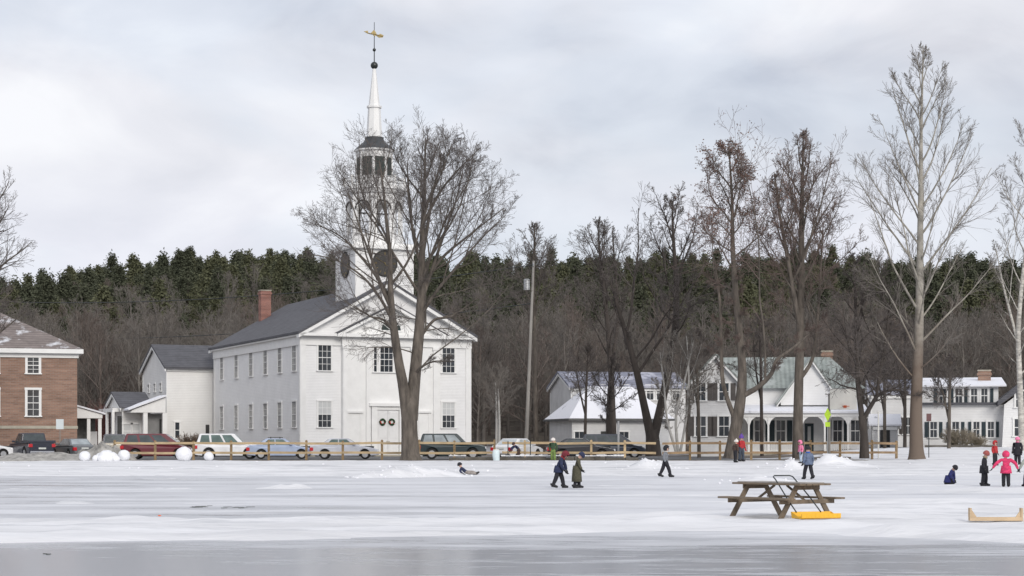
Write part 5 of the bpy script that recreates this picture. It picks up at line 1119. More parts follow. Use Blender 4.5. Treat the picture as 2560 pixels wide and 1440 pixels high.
def car(name, label, kind, px, Y, yaw, paint, glass=None, roof=None, rack=False, z=None, cargo=False, wind=None):
    K = KINDS[kind]; x = xx(px, Y); g = gz(x, Y) + .015 if z is None else z; root = thing(name, label, {'sedan': 'car', 'suv': 'car', 'minivan': 'car', 'pickup': 'pickup truck'}[kind], (x, Y, g), yaw, 'vehicles parked behind the fence')
    glass = glass or m_carglass; hw = K['W'] / 2; r = K['r'] + .06; zb = .24; L2 = K['L'] / 2
    def arch(cx): return [(cx + r * math.cos(a), max(zb, K['r'] + r * math.sin(a))) for a in [PI * k / 8 for k in range(9)]]
    poly = K['top'] + [(L2 - .02, zb + .05)] + [(K['wf'] + r + .02, zb)] + arch(K['wf']) + [(K['wf'] - r - .02, zb), (K['wr'] + r + .02, zb)] + arch(K['wr']) + [(K['wr'] - r - .02, zb), (-L2 + .02, zb + .06)]
    # lower body: three slices wide so that it narrows at the ends
    b = MB(); n = len(poly); cols_ = []
    for yy, ins in ((-hw, .05), (-hw + .10, .0), (hw - .10, .0), (hw, .05)):
        cols_.append([((p[0] * (1 - ins * .5)), yy * (1 - .10 * max(0, abs(p[0]) / L2 - .6) / .4), p[1] - (ins * .5 if p[1] > .9 else 0)) for p in poly])
    b.add([v for c in cols_ for v in c], [tuple(range(n))[::-1], tuple(range(3 * n, 4 * n))] + [(s_ * n + i, s_ * n + (i + 1) % n, (s_ + 1) * n + (i + 1) % n, (s_ + 1) * n + i) for s_ in range(3) for i in range(n)])
    body = b.build('body', paint, root, bevel=.035, smooth=False); 
    MB().box(-L2 + .35, L2 - .35, -hw + .22, hw - .22, .2, .9 if kind != 'pickup' else .85).build('underbody', m_under, body)
    (c0, c1, cz), (r0, r1, rz_) = K['cb'], K['rf']; tw = K['tw']; yb, yr = hw - .06, hw - .06 - tw
    if kind == 'pickup':
        MB().box(-2.55, -.85, -hw + .14, hw - .14, 1.125, 1.135).build('truck_bed', m_under, body)
        MB().box(-2.66, -.8, -hw + .02, -hw + .12, 1.12, 1.30).box(-2.66, -.8, hw - .12, hw - .02, 1.12, 1.30).box(-2.70, -2.60, -hw + .02, hw - .02, 1.12, 1.30).build('bed_rail', paint, body, bevel=.02)
    cab = MB().add([(c0, -yb, cz), (c0, yb, cz), (c1, yb, cz), (c1, -yb, cz), (r0, -yr, rz_), (r0, yr, rz_), (r1, yr, rz_), (r1, -yr, rz_)], [(0, 3, 2, 1), (4, 5, 6, 7), (0, 1, 5, 4), (1, 2, 6, 5), (2, 3, 7, 6), (3, 0, 4, 7)])
    cabin = cab.build('cabin', roof or paint, root, bevel=.07, seg=3)
    def quad(a, b_, c, d, off, nm, m):     # thin glass panel laid just proud of the cabin
        a, b_, c, d = map(Vector, (a, b_, c, d)); nrm = (b_ - a).cross(d - a).normalized() * off; q = MB(); vs = [p + nrm for p in (a, b_, c, d)] + [p - nrm * .5 for p in (a, b_, c, d)]
        q.add(vs, [(0, 1, 2, 3), (7, 6, 5, 4), (0, 4, 5, 1), (1, 5, 6, 2), (2, 6, 7, 3), (3, 7, 4, 0)]); q.build(nm, m, cabin)
    def P(f, h, sd):   # point on the cabin side: f along (0 front..1 rear), h up, sd side
        xb_ = c0 + (c1 - c0) * f; xr_ = r0 + (r1 - r0) * f; return (xb_ + (xr_ - xb_) * h, sd * (yb + (yr - yb) * h), cz + (rz_ - cz) * h)
    nW = {'sedan': [(.13, .50), (.53, .84)], 'suv': [(.10, .37), (.41, .67), (.71, .93)], 'minivan': [(.13, .38), (.42, .68), (.72, .94)], 'pickup': [(.18, .55), (.60, .88)]}[kind]
    for sd in (-1, 1):
        for f0, f1 in nW:
            pts = [P(f0, .12, sd), P(f1, .12, sd), P(f1, .86, sd), P(f0 + .02, .86, sd)]; 
            if sd > 0: pts = [pts[1], pts[0], pts[3], pts[2]]
            # outward normal check
            quad(*[pts[k] for k in (0, 1, 2, 3)], .012 if (Vector(pts[1]) - Vector(pts[0])).cross(Vector(pts[3]) - Vector(pts[0])).y * sd > 0 else -.012, 'side_window', glass)
    def W(f, h, y): xb_ = c0 if f == 0 else c1; xr_ = r0 if f == 0 else r1; return (xb_ + (xr_ - xb_) * h, y * (yb + (yr - yb) * h), cz + (rz_ - cz) * h)
    quad(W(0, .1, -.88), W(0, .1, .88), W(0, .9, .88), W(0, .9, -.88), .014, 'windscreen', wind or glass); quad(W(1, .14, .86), W(1, .14, -.86), W(1, .88, -.86), W(1, .88, .86), .014, 'rear_window', glass)
    for wx in (K['wf'], K['wr']):
        for sd in (-1, 1):
            t_ = MB().tube([(wx, sd * (hw - .22), K['r']), (wx, sd * (hw - .01), K['r'])], K['r'], 20).build('wheel', m_tyre, root); MB().tube([(wx, sd * (hw - .05), K['r']), (wx, sd * (hw + .003), K['r'])], K['r'] * .62, 14).build('rim', m_rim, t_)
    tz = K['top'][1][1] - .13
    for sd in (-1, 1):
        MB().box(-L2 - .02, -L2 + .22, sd * (hw - .30), sd * (hw - .045), tz - .17, tz + .06).build('tail_light', m_tail, root, bevel=.02)
        hz = K['top'][-2][1] + .0; MB().box(L2 - .34, L2 - .015, sd * (hw - .42), sd * (hw - .13), hz - .14, hz + .02).build('headlight', m_head, root, bevel=.02)
        MB().box(c0 - .45, c0 - .28, sd * (hw - .02), sd * (hw + .17), cz + .05, cz + .2).build('mirror', paint, root, bevel=.03)
    MB().box(-L2 - .07, -L2 + .12, -hw * .86, hw * .86, .36, .55).build('bumper', m_chrome if kind == 'pickup' else paint, root, bevel=.04); MB().box(L2 - .1, L2 + .05, -hw * .84, hw * .84, .34, .52).build('bumper', paint, root, bevel=.04)
    MB().box(-L2 - .035, -L2 - .005, -.26, .26, .68, .80).build('licence_plate', m_plate, root)
    if rack:
        rk = MB()
        for sd in (-1, 1): rk.tube([(r0 - .1, sd * (yr - .1), rz_ + .07), (r1 + .1, sd * (yr - .1), rz_ + .07)], .02, 5)
        for q in (.25, .75): xq = r0 + (r1 - r0) * q; rk.tube([(xq, -yr + .05, rz_ + .09), (xq, yr - .05, rz_ + .09)], .022, 5); rk.box(xq - .03, xq + .03, -yr + .08, -yr + .14, rz_ - .02, rz_ + .08); rk.box(xq - .03, xq + .03, yr - .14, yr - .08, rz_ - .02, rz_ + .08)
        rk.build('roof_rack', m_darkmetal, cabin)
    return root
def paint(n, c): return mat(n, c, .38, .16, .9, coat=.35)
car('parked_car', 'white car cut off by the left edge of the photo, red tail light showing', 'sedan', -38, 129, R(8), paint('white_paint', (.75, .76, .78)))
car('pickup_truck', 'dark navy pickup seen from behind with bright chrome bumper, before the brick building', 'pickup', 78, 128, R(121), paint('navy_paint', (.028, .032, .05)), wind=m_paleglass)
car('parked_car', 'grey sedan seen from behind, right of the navy pickup', 'sedan', 183, 129.5, R(124), paint('grey_paint', (.14, .15, .16)), glass=mat('pale_car_glass', (.30, .34, .36), .1, .3, 1.5, coat=.5))
car('parked_car', 'dark-topped beige car facing away behind the grey gravel heap', 'suv', 288, 134, R(101), paint('beige_paint', (.52, .48, .40)), roof=paint('dark_roof_paint', (.10, .10, .12)))
car('parked_car', 'dark red minivan behind the left end of the fence', 'minivan', 395, 124.5, R(4), paint('maroon_paint', (.13, .02, .03)), wind=m_paleglass)
car('parked_car', 'white station wagon with green-tinted windows behind the fence', 'suv', 574, 124.5, R(5), paint('white_paint', (.75, .76, .78)), glass=mat('green_car_glass', (.10, .15, .14), .08, .3, 1.5), wind=mat('pale_screen', (.40, .47, .46), .2, .3, 1.5, coat=.5))
car('parked_car', 'light blue sedan with dark roof rack in front of the church side', 'sedan', 702, 124.5, R(8), paint('light_blue_paint', (.36, .43, .58)), rack=True, glass=mat('green_car_glass', (.10, .15, .14), .08, .3, 1.5))
car('parked_car', 'pale silver sedan parked at the church corner, left of the big maple', 'sedan', 862, 124.5, R(3), paint('silver_paint', (.55, .57, .63)), glass=mat('green_car_glass', (.10, .15, .14), .08, .3, 1.5))
car('parked_car', 'dark green estate car with pale windows right of the big maple', 'suv', 1130, 123.6, R(2), paint('dark_green_paint', (.015, .03, .035)), glass=mat('pale_car_glass', (.30, .34, .36), .1, .3, 1.5, coat=.5), wind=m_paleglass)  # side windows are an opaque pale colour
car('parked_car', 'white car mostly hidden behind the climbing child and the fence', 'sedan', 1294, 127, R(60), paint('white_paint', (.75, .76, .78)), glass=m_paleglass)
car('parked_car', 'black sedan with pale windscreen near the steel post', 'sedan', 1452, 124.8, R(2), paint('black_paint', (.018, .019, .026)), wind=m_paleglass)
car('parked_car', 'dark blue-grey minivan behind the black sedan', 'minivan', 1532, 131, R(-2), paint('slate_paint', (.045, .055, .075)), wind=m_paleglass)

# ------------------------------------------------------------------ snowballs, heaps and small things on the shore
def snowball(label, px, Y, r, group='rolled snowballs', sq=1.0, name='snowball', z=None, m=None, cat='snowball'):
    rgs = random.Random(int(px)); x = xx(px, Y); o = MB().ball((0, 0, r * .86), r, 22, 14, (1, 1, .95 * sq), rgs, .06).build(name, m or m_snowball, None, (x, Y, sz(x, Y) - .02 if z is None else z), 0, True); tag(o, label, cat, group); return o
snowball('largest round snowball, standing before the fence right of the others', 460, 111.5, .50)
snowball('small snowball against the fence right of the largest one', 522, 113, .31)
snowball('round snowball next to the first fence post, right of the lumpy snow pile', 310, 112.5, .38)
snowball('leftmost low snowball at the foot of the gravel heap', 212, 111.5, .35)
def heap(name, label, cat, px, Y, w, d, h, m, seed, group=None):
    x0 = xx(px, Y); n = 26; xs = np.linspace(-1.5, 1.5, 34); ysn = np.linspace(-1.5, 1.5, 22); X, Yg = np.meshgrid(xs, ysn, indexing='ij'); rr = np.sqrt(X ** 2 + Yg ** 2)
    Z = h * np.clip(1 - (rr / 1.4) ** 2, 0, 1) ** .9 * (.15 + 1.6 * fbm(X * 2.6 + seed, Yg * 2.6 + seed, 4) ** 1.2) - .04 - .3 * (rr > 1.36); V = np.stack([X.ravel() * w / 1.3, Yg.ravel() * d / 1.3, Z.ravel()], 1); ny = 22; i = (np.arange(33)[:, None] * ny + np.arange(21)[None, :]).ravel()
    me = fast_mesh(name, V, np.stack([i, i + ny, i + ny + 1, i + 1], 1), True); o = meshobj(name, me, m, None, (x0, Y, sz(x0, Y) - .03)); tag(o, label, cat, group); return o
rp = random.Random(4); mb = MB(); x = xx(264, 111.5)
for (ox, oy, r_) in ((-.55, 0, .26), (-.25, .1, .36), (.05, .05, .46), (.35, .1, .38), (.62, 0, .24), (-.1, -.25, .30), (.25, -.22, .28)): mb.ball((ox, oy, r_ * .55), r_, 16, 10, (1.15, 1, .95), rp, .09)
tag(mb.build('snow_pile', m_snowball, None, (x, 111.5, sz(x, 111.5) - .03), 0, True), 'white lumpy snow pile between two round snowballs', 'snow pile')
rp = random.Random(14); mb = MB()      # loose clods thrown up round the shovelled heaps
for k in range(230):
    if rp.random() < .85: lx, ly, w_, d_, h_ = rp.choice(LUMPS[:15]); x = lx + rp.gauss(0, w_ * 1.1); y = ly + rp.gauss(0, d_ * 1.0)
    else: y = rp.uniform(95, 110); x = xx(rp.uniform(0, 2560), y)
    r_ = rp.uniform(.02, .075); mb.ball((x, y, sz(x, y) + r_ * .3), r_, 6, 4, (1.2, 1, .8), rp, .25)
tag(mb.build('snow_clods', m_snowball), kind='stuff')
heap('gravel_heap', 'grey heap of dirty ploughed snow and gravel behind the snowballs', 'gravel heap', 258, 118.5, 2.3, 1.6, 1.25, m_dirty, 8)
heap('gravel_bank', 'low dirty grey gravel bank at the left shore', 'gravel bank', 95, 114.0, 5.2, 3.0, .50, m_dirty, 15)
x = xx(1241, 113.2); bkt = thing('plastic_barrel', 'pale blue-white barrel leaning at the fence end', 'barrel', (x, 113.2, sz(x, 113.2))); MB().tube([(0, 0, 0), (0, 0, .1), (-.03, 0, .45), (-.02, 0, .66), (-.02, 0, .72)], [.18, .21, .24, .21, .19], 14).build('drum', mat('pale_blue_plastic', (.62, .72, .74), .5, .08, 3), bkt, smooth=True); MB().tube([(-.02, 0, .721), (-.02, 0, .76)], [.2, .17], 14).build('lid', m_board, bkt)
x = xx(399, 38.4); tag(MB().ball((0, 0, .012), .024, 10, 8, (1.6, .8, .6)).build('puck', mat('orange_puck', (.75, .15, .05), .5, .05, 5), None, (x, 38.4, sz(x, 38.4) + .01)), 'tiny orange object on the snow bank at the left', 'puck')

# ------------------------------------------------------------------ picnic table, snow scoop, wooden frame
TY = 38.7; tx_ = xx(1952, TY); tzz = max(sz(tx_ + a, TY + b) for a in (-1, 0, 1) for b in (-.8, 0, .8)) - .05; tab = thing('picnic_table', 'weathered wooden picnic table standing on the ice', 'picnic table', (tx_, TY, tzz), R(-54))
tl = 1.04; t = MB()
for k in range(5): yk = -.37 + k * .185; t.box(-tl, tl, yk - .085, yk + .085, .735, .775)
t.build('tabletop', m_oldwood, tab, bevel=.006)
MB().box(-tl * .93, tl * .9, -.36, .36, .777, .795).build('snow_crust', mat('thin_snow_crust', (.38, .36, .34), .9, .35, 3, bump=.4), tab)
for sy_ in (-1, 1):
    sb_ = MB()
    for k in (0, 1): yk = sy_ * (.66 + k * .15); sb_.box(-tl, tl, yk - .07, yk + .07, .435, .475)
    sb_.build('bench', m_oldwood, tab, bevel=.006)
for sx in (-1, 1):
    X0 = sx * .74
    for sy_ in (-1, 1):
        a = Vector((X0, sy_ * .24, .734)); b_ = Vector((X0, sy_ * .80, .0)); dxy = .055; MB().add([(X0 - .02, sy_ * .18, .734), (X0 + .022, sy_ * .18, .734), (X0 + .022, sy_ * .31, .734), (X0 - .02, sy_ * .31, .734), (X0 - .02, sy_ * .70, -.02), (X0 + .022, sy_ * .70, -.02), (X0 + .022, sy_ * .84, -.02), (X0 - .02, sy_ * .84, -.02)], [(0, 1, 2, 3), (7, 6, 5, 4), (0, 4, 5, 1), (1, 5, 6, 2), (2, 6, 7, 3), (3, 7, 4, 0)]).build('leg', m_oldwood, tab)
    MB().box(X0 + sx * .023, X0 + sx * .063, -.36, .36, .64, .734).build('top_support', m_oldwood, tab); MB().box(X0 + sx * .023, X0 + sx * .063, -.80, .80, .345, .434).build('bench_support', m_oldwood, tab)
    MB().tube([(X0, 0, .40), (X0 * .25, 0, .72)], .03, 4).build('brace', m_oldwood, tab)
# yellow snow scoop with a looped dark handle leaning on the table
SY = 37.3; s0 = xx(2052, SY); scp = thing('snow_scoop', 'yellow snow scoop with a looped dark metal handle leaning on the picnic table', 'snow scoop', (s0, SY, max(sz(s0 + q, SY) for q in (-.4, 0, .4))), R(20))
prof = [(0, .0), (.02, .10), (-.02, .16), (.06, .155), (.42, .03), (.44, .0)]
bl_ = MB(); wS = .46
bl_.ext([(-.02, .0), (.03, .015), (.36, .045), (.40, .13), (.42, .13), (.38, .025), (.03, -.01)], 'x', -wS, wS)   # pan: front lip, floor, back
bl_.ext([(-.02, .0), (.40, .13), (.42, .13), (.38, .0)], 'x', -wS - .012, -wS - .001); bl_.ext([(-.02, .0), (.40, .13), (.42, .13), (.38, .0)], 'x', wS + .001, wS + .012)
for k in range(9): xk = -wS + .05 + k * .103; bl_.box(xk - .04, xk + .04, -.034, -.0305, .02, .09 + .012 * (k % 2))
bl_.box(-wS, wS, -.03, -.005, .01, .105)
bl_.build('scoop_pan', m_yellow, scp, bevel=.006)
MB().tube([(-.36, .38, .12), (-.38, .72, .38), (-.40, 1.02, .64), (-.42, 1.18, .79), (-.44, 1.24, .845), (-.40, 1.27, .87), (-.06, 1.22, .87), (-.01, 1.18, .85), (.04, 1.02, .71), (.13, .70, .43), (.22, .38, .12)], .014, 7).build('handle', m_darkmetal, scp, smooth=True)
FY = 36.6; f0 = xx(2424, FY); fr_ = thing('wooden_frame', 'low pale wooden box frame with upright ends lying on the snow at the right', 'wooden frame', (f0, FY, max(sz(f0 + q, FY + w_) for q in (0, .2, .4, .6, .8, 1.1) for w_ in (-.25, 0, .15)) + .015), R(-2)); fw = xx(2556, FY) - f0
MB().box(0, fw, -.02, .12, -.03, .045).build('base_board', m_newwood, fr_, bevel=.004)
for k, xk in enumerate((0, fw - .04)):
    MB().box(xk, xk + .04, -.02, .14, .046, .23).build('end_board', m_newwood, fr_, bevel=.004); s_ = 1 if k == 0 else -1; xo = xk + (.041 if k == 0 else -.001)
    MB().ext([(xo, .20), (xo, .036), (xo + s_ * .11, .036)], 'y', .0, .03).build('brace', m_newwood, fr_)

# ------------------------------------------------------------------ people
dg = None
def skin_body(J, E, rad, levels=1):
    me = bpy.data.meshes.new('tmp'); names = list(J); me.from_pydata([tuple(J[n]) for n in names], [(names.index(a), names.index(b)) for a, b in E], []); o = bpy.data.objects.new('tmp', me); COL.objects.link(o)
    md = o.modifiers.new('skin', 'SKIN'); md.branch_smoothing = .6
    if not me.skin_vertices: me.skin_vertices.new() if hasattr(me.skin_vertices, 'new') else None
    for i, n in enumerate(names): sv = me.skin_vertices[0].data[i]; r = rad[n]; sv.radius = (r, r) if not hasattr(r, '__len__') else r; sv.use_root = (i == 0)
    sb_ = o.modifiers.new('sub', 'SUBSURF'); sb_.levels = levels; sb_.render_levels = levels
    dgr = bpy.context.evaluated_depsgraph_get(); m2 = bpy.data.meshes.new_from_object(o.evaluated_get(dgr)); bpy.data.objects.remove(o); bpy.data.meshes.remove(me); return m2
EDG = [('pelvis', 'waist'), ('waist', 'chest'), ('chest', 'neck'), ('neck', 'head'), ('head', 'crown')]
for S in 'LR': EDG += [('chest', 'sh' + S), ('sh' + S, 'el' + S), ('el' + S, 'wr' + S), ('pelvis', 'hip' + S), ('hip' + S, 'kn' + S), ('kn' + S, 'an' + S), ('an' + S, 'toe' + S)]
def cloth(name, c): return mat('cloth_' + name, c, .85, .38, 7, bump=.7, bscale=14, stretch=(1, 1, 1.8))
m_skin = mat('skin', (.52, .33, .26), .6, .06, 8)
GLOVE = {}
def glove(m):
    """a small gloved hand: palm, four bent fingers of different length, thumb off the side"""
    if m.name in GLOVE: return GLOVE[m.name]
    g = MB(); g.add([(-.032, -.016, 0), (.032, -.016, 0), (.032, .016, 0), (-.032, .016, 0), (-.038, -.015, -.085), (.038, -.015, -.085), (.038, .015, -.085), (-.038, .015, -.085)], [(0, 1, 2, 3), (7, 6, 5, 4), (0, 4, 5, 1), (1, 5, 6, 2), (2, 6, 7, 3), (3, 7, 4, 0)])
    for k, L in enumerate((.062, .072, .068, .052)): xk = -.029 + k * .0195; g.tube([(xk, 0, -.078), (xk, .006, -.085 - L * .45), (xk, .022, -.085 - L * .8), (xk, .036, -.085 - L * .92)], [.0095, .009, .0085, .007], 6)
    g.tube([(.030, .004, -.025), (.052, .012, -.052), (.056, .024, -.082)], [.013, .011, .009], 6)
    me = bpy.data.meshes.new('glove'); me.from_pydata(g.v, [], g.f); me.materials.append(m); me.polygons.foreach_set('use_smooth', [True] * len(me.polygons)); GLOVE[m.name] = me; return me
def person(label, px, Y, h, yaw, jacket, pants, hat=None, hatkind='beanie', lean=0.0, stride=0.0, arms=None, skirt=None, hood=None, head_pitch=0.0, z=None, over=None, gl=None, boots=None, scarf=None, bulk=1.0, rot=None, knee=0.0, group='people on the pond', twist=0.0, child=True):
    """local frame: facing +x, left is +y, unit height scaled by h"""
    x = xx(px, Y); g = sz(x, Y) if z is None else z; root = thing('person', label, 'person', (x, Y, g), yaw, group)
    if rot: root.rotation_euler = (rot[0], rot[1], yaw)
    hb = 1.05 if child else 1.0
    J = dict(pelvis=(0, 0, .50), waist=(0, 0, .60), chest=(0, 0, .735), neck=(.01, 0, .815), head=(.02, 0, .885), crown=(.015, 0, .945))
    rd = dict(pelvis=.092 * bulk, waist=.098 * bulk, chest=(.118 * bulk, .092 * bulk), neck=.052, head=.066 * hb, crown=.055 * hb)
    for S, sg in (('L', 1), ('R', -1)):
        s_ = stride * sg; J['hip' + S] = (.0, .055 * sg, .475); J['kn' + S] = (s_ * .55 + .02 + knee, .062 * sg, .265); J['an' + S] = (s_, .065 * sg, .055 + (.03 if s_ < -.1 else 0)); J['toe' + S] = (s_ + .085, .068 * sg, .028)
        J['sh' + S] = (.0, .115 * sg * bulk, .775); J['el' + S] = (-.01, .155 * sg * bulk, .62); J['wr' + S] = (.05, .16 * sg, .485)
        rd['hip' + S] = .074 * bulk; rd['kn' + S] = .062; rd['an' + S] = .052; rd['toe' + S] = .036; rd['sh' + S] = .058 * bulk; rd['el' + S] = .047 * bulk; rd['wr' + S] = .034
    if over: J.update(over)
    upper = ['waist', 'chest', 'neck', 'head', 'crown', 'shL', 'shR', 'elL', 'elR', 'wrL', 'wrR']; piv = Vector(J['pelvis']); ro_ = Matrix.Rotation(lean, 3, 'Y')
    if lean:
        for n_ in upper: J[n_] = tuple(piv + ro_ @ (Vector(J[n_]) - piv))
    if head_pitch:
        pv = Vector(J['neck']); r2_ = Matrix.Rotation(head_pitch, 3, 'Y')
        for n_ in ('head', 'crown'): J[n_] = tuple(pv + r2_ @ (Vector(J[n_]) - pv))
    if arms: J.update(arms)
    Jh = {k_: Vector(v_) * h for k_, v_ in J.items()}; rh = {k_: (v_ * h if not hasattr(v_, '__len__') else tuple(q * h for q in v_)) for k_, v_ in rd.items()}
    me = skin_body(Jh, EDG, rh, 2); cj, cp, cb_ = jacket, pants, boots or m_boot
    for m_ in (cj, cp, m_skin, cb_): me.materials.append(m_)
    seg = [(Jh[a], Jh[b], 2 if b in ('head', 'crown') else (3 if b.startswith('toe') else (1 if b[:3] in ('hip', 'knL', 'knR', 'anL', 'anR') else 0))) for a, b in EDG]
    idx = []
    for p_ in me.polygons:
        c = p_.center; best = 9e9; bi = 0
        for a, b, k in seg:
            ab = b - a; t_ = max(0, min(1, (c - a).dot(ab) / max(1e-9, ab.dot(ab)))); d_ = (c - a - ab * t_).length
            if d_ < best: best = d_; bi = k
        if bi == 0 and c.z < Jh['pelvis'].z - .02 * h and not lean > .6: bi = 1
        idx.append(bi)
    me.polygons.foreach_set('material_index', idx); me.polygons.foreach_set('use_smooth', [True] * len(idx)); me.name = 'body'; body = bpy.data.objects.new('body', me); COL.objects.link(body); body.parent = root
    hd = (Jh['head'] + Jh['crown']) / 2; up_ = (Jh['crown'] - Jh['neck']).normalized(); fw_ = Vector((1, 0, 0)); fw_ = (fw_ - up_ * fw_.dot(up_)).normalized(); sd_ = up_.cross(fw_); R_ = h * .082 * hb
    fm = Matrix((fw_, sd_, up_)).transposed()
    def loc3(v): return hd + fm @ (Vector(v) * R_)
    f = MB(); f.mi = 0; f.ball(loc3((.92, 0, -.15)), R_ * .16, 8, 6); 
    fo = f.build('nose', m_skin, body, smooth=True); e_ = MB()
    for sg in (-1, 1): e_.ball(loc3((.84, sg * .33, .08)), R_ * .11, 8, 6)
    e_.build('eyes', m_darkmetal, body); MB().tube([loc3((.84, -.26, -.5)), loc3((.90, 0, -.53)), loc3((.84, .26, -.5))], R_ * .05, 5).build('mouth', mat('lips', (.35, .12, .11), .6, .1, 5), body)
    ears = MB()
    for sg in (-1, 1): ears.ball(loc3((-.02, sg * .90, -.05)), R_ * .2, 8, 6, (.8, .5, 1.2))
    ears.build('ears', m_skin, body, smooth=True)
    def shell(name, r_, zcut, m_, face=.35, parent=root, pom=None, point=0.0):
        n, mm = 18, 11; s_ = MB(); vs = []; fs = []
        for j in range(mm):
            th = (PI * .5 + zcut) * j / (mm - 1)
            for i in range(n): ph = 2 * PI * i / n; vs.append(loc3((r_ * math.sin(th) * math.cos(ph) - .05, r_ * math.sin(th) * math.sin(ph), r_ * math.cos(th) * (1.08 + point * (1 - j / mm)) + .04)))
        for j in range(mm - 1):
            for i in range(n):
                thm = (PI * .5 + zcut) * (j + .5) / (mm - 1); phm = 2 * PI * (i + .5) / n
                if thm > PI * .36 and (phm < face * PI or phm > (2 - face) * PI): continue
                a = j * n + i; b_ = j * n + (i + 1) % n; fs.append((a, a + n, b_ + n, b_))
        s_.add(vs, fs); o_ = s_.build(name, m_, parent, smooth=True); so = o_.modifiers.new('thick', 'SOLIDIFY'); so.thickness = .012; so.offset = 1
        if pom: MB().ball(loc3((-.05, 0, r_ * 1.3 + point * .9)), R_ * .28, 8, 6).build('pompom', pom, o_, smooth=True)
    if hood: shell('hood', 1.13, .75, hood, .30)
    if hat and hatkind != 'none': shell('hat', 1.04, .22, hat, 0.30 if hatkind == 'ear' else 0.0, pom=hat if hatkind in ('pom', 'peak') else None, point=.45 if hatkind == 'peak' else 0)
    if not hat and not hood: shell('hair', 1.06, .5, mat('brown_hair', (.06, .04, .03), .8, .3, 8), .38)
    if scarf: MB().tube([loc3((.62 * math.cos(a), .62 * math.sin(a), -1.12)) for a in [2 * PI * k / 14 for k in range(15)]], R_ * .26, 7, cap=False).build('scarf', scarf, root, smooth=True)
    for S in 'LR':
        w_ = Jh['wr' + S]; d_ = (w_ - Jh['el' + S]).normalized(); gm = glove(gl or m_boot); go_ = bpy.data.objects.new('glove', gm); COL.objects.link(go_); go_.parent = root; go_.location = w_; go_.rotation_mode = 'QUATERNION'; go_.rotation_quaternion = (-d_).to_track_quat('Z', 'Y'); q = h / 1.5; go_.scale = (q * 1.25, q * 1.35, q * 1.1)
        t_ = Jh['toe' + S]; a_ = Jh['an' + S]; bt = MB().tube([a_ + Vector((-.03 * h, 0, .045 * h)), a_ + Vector((-.02 * h, 0, -.01 * h))], [.05 * h, .052 * h], 10); bt.tube([a_ + Vector((-.045 * h, 0, -.018 * h)), (a_ + t_) / 2 + Vector((0, 0, .0)), t_ + Vector((.035 * h, 0, 0))], [.036 * h, .040 * h, .026 * h], 10); bt.build('boot', cb_, root, smooth=True)
    if skirt:       # coat hem: an open flared tube from the waist over the hips
        z0_, z1_, ra, rb = skirt; n = 20; vs = []; fs = []; steps = 5
        for j in range(steps):
            t_ = j / (steps - 1); zc_ = z0_ + (z1_ - z0_) * t_; rr_q = ra + (rb - ra) * t_
            for i in range(n):
                a = 2 * PI * i / n; p_ = Vector((rr_q * math.cos(a) * .86, rr_q * math.sin(a), zc_))
                if lean and zc_ > .5: p_ = piv + ro_ @ (p_ - piv)
                vs.append(p_ * h * Vector((1, 1, 1)).x)
        for j in range(steps - 1):
            for i in range(n): a = j * n + i; b_ = j * n + (i + 1) % n; fs.append((a, b_, b_ + n, a + n))
        o_ = MB().add(vs, fs).build('coat_skirt', jacket, root, smooth=True); so = o_.modifiers.new('thick', 'SOLIDIFY'); so.thickness = .015
    return root
m_boot = mat('black_boots', (.018, .018, .02), .7, .2, 6)
c_black = cloth('black', (.018, .018, .024)); c_navy = cloth('navy', (.022, .03, .075)); c_teal = cloth('dark_teal', (.02, .055, .07)); c_red = cloth('red', (.42, .03, .035)); c_maroon = cloth('maroon', (.16, .02, .03)); c_olive = cloth('olive', (.075, .07, .045))
c_pink = cloth('pink', (.66, .045, .14)); c_lpink = cloth('light_pink', (.85, .22, .38)); c_green = cloth('green', (.035, .07, .035)); c_lime = cloth('lime', (.17, .25, .07)); c_grey = cloth('grey', (.20, .21, .23)); c_lgrey = cloth('light_grey', (.52, .50, .47)); c_bluegrey = cloth('blue_grey', (.13, .17, .26)); c_blue = cloth('bright_blue', (.03, .13, .50)); c_brown = cloth('brown', (.075, .045, .035)); c_white = cloth('white', (.7, .66, .62)); c_purple = cloth('purple', (.12, .06, .30)); c_paleblue = cloth('pale_blue', (.42, .50, .60)); c_royal = cloth('royal_navy', (.02, .025, .12)); c_denim = cloth('denim', (.05, .065, .09))
W_ = R(-90)      # facing the camera
person('bending child in navy coat with dark red hood, left of a pair on the ice', 1396, 66.5, 1.42, R(-8), c_navy, c_black, hood=c_maroon, lean=.32, stride=.13, head_pitch=.45, arms=dict(elL=(.16, .15, .60), wrL=(.20, .12, .46), elR=(.10, -.17, .58), wrR=(.19, -.13, .44)), skirt=(.56, .40, .115, .14), scarf=c_red)
person('person in long olive coat and dark cap, right of a pair on the ice', 1442, 66.5, 1.36, R(4), c_olive, c_black, hat=c_navy, lean=.14, stride=.07, head_pitch=.6, arms=dict(elL=(.05, .15, .62), wrL=(.13, .12, .50), elR=(.05, -.15, .62), wrR=(.13, -.12, .50)), skirt=(.60, .17, .12, .155))
person('child striding in black trousers and grey and cream jacket, alone near the V-shaped tree', 1663, 87, 1.52, R(-20), c_grey, c_black, hood=c_black, scarf=c_lgrey, lean=.06, stride=.155, arms=dict(elL=(-.10, .15, .63), wrL=(-.05, .17, .50)))
person('child in brown jacket and cream hat close to the one in red', 1838, 109, 1.38, R(30), c_brown, c_black, hat=c_white, hatkind='pom', lean=.1, stride=.03)
person('child in red jacket with pointed purple hat beside the brown jacket', 1853, 110, 1.58, R(-60), c_red, c_denim, hat=c_purple, hatkind='peak', stride=.03, arms=dict(elR=(-.02, -.19, .64), wrR=(.05, -.25, .55)), gl=c_red)
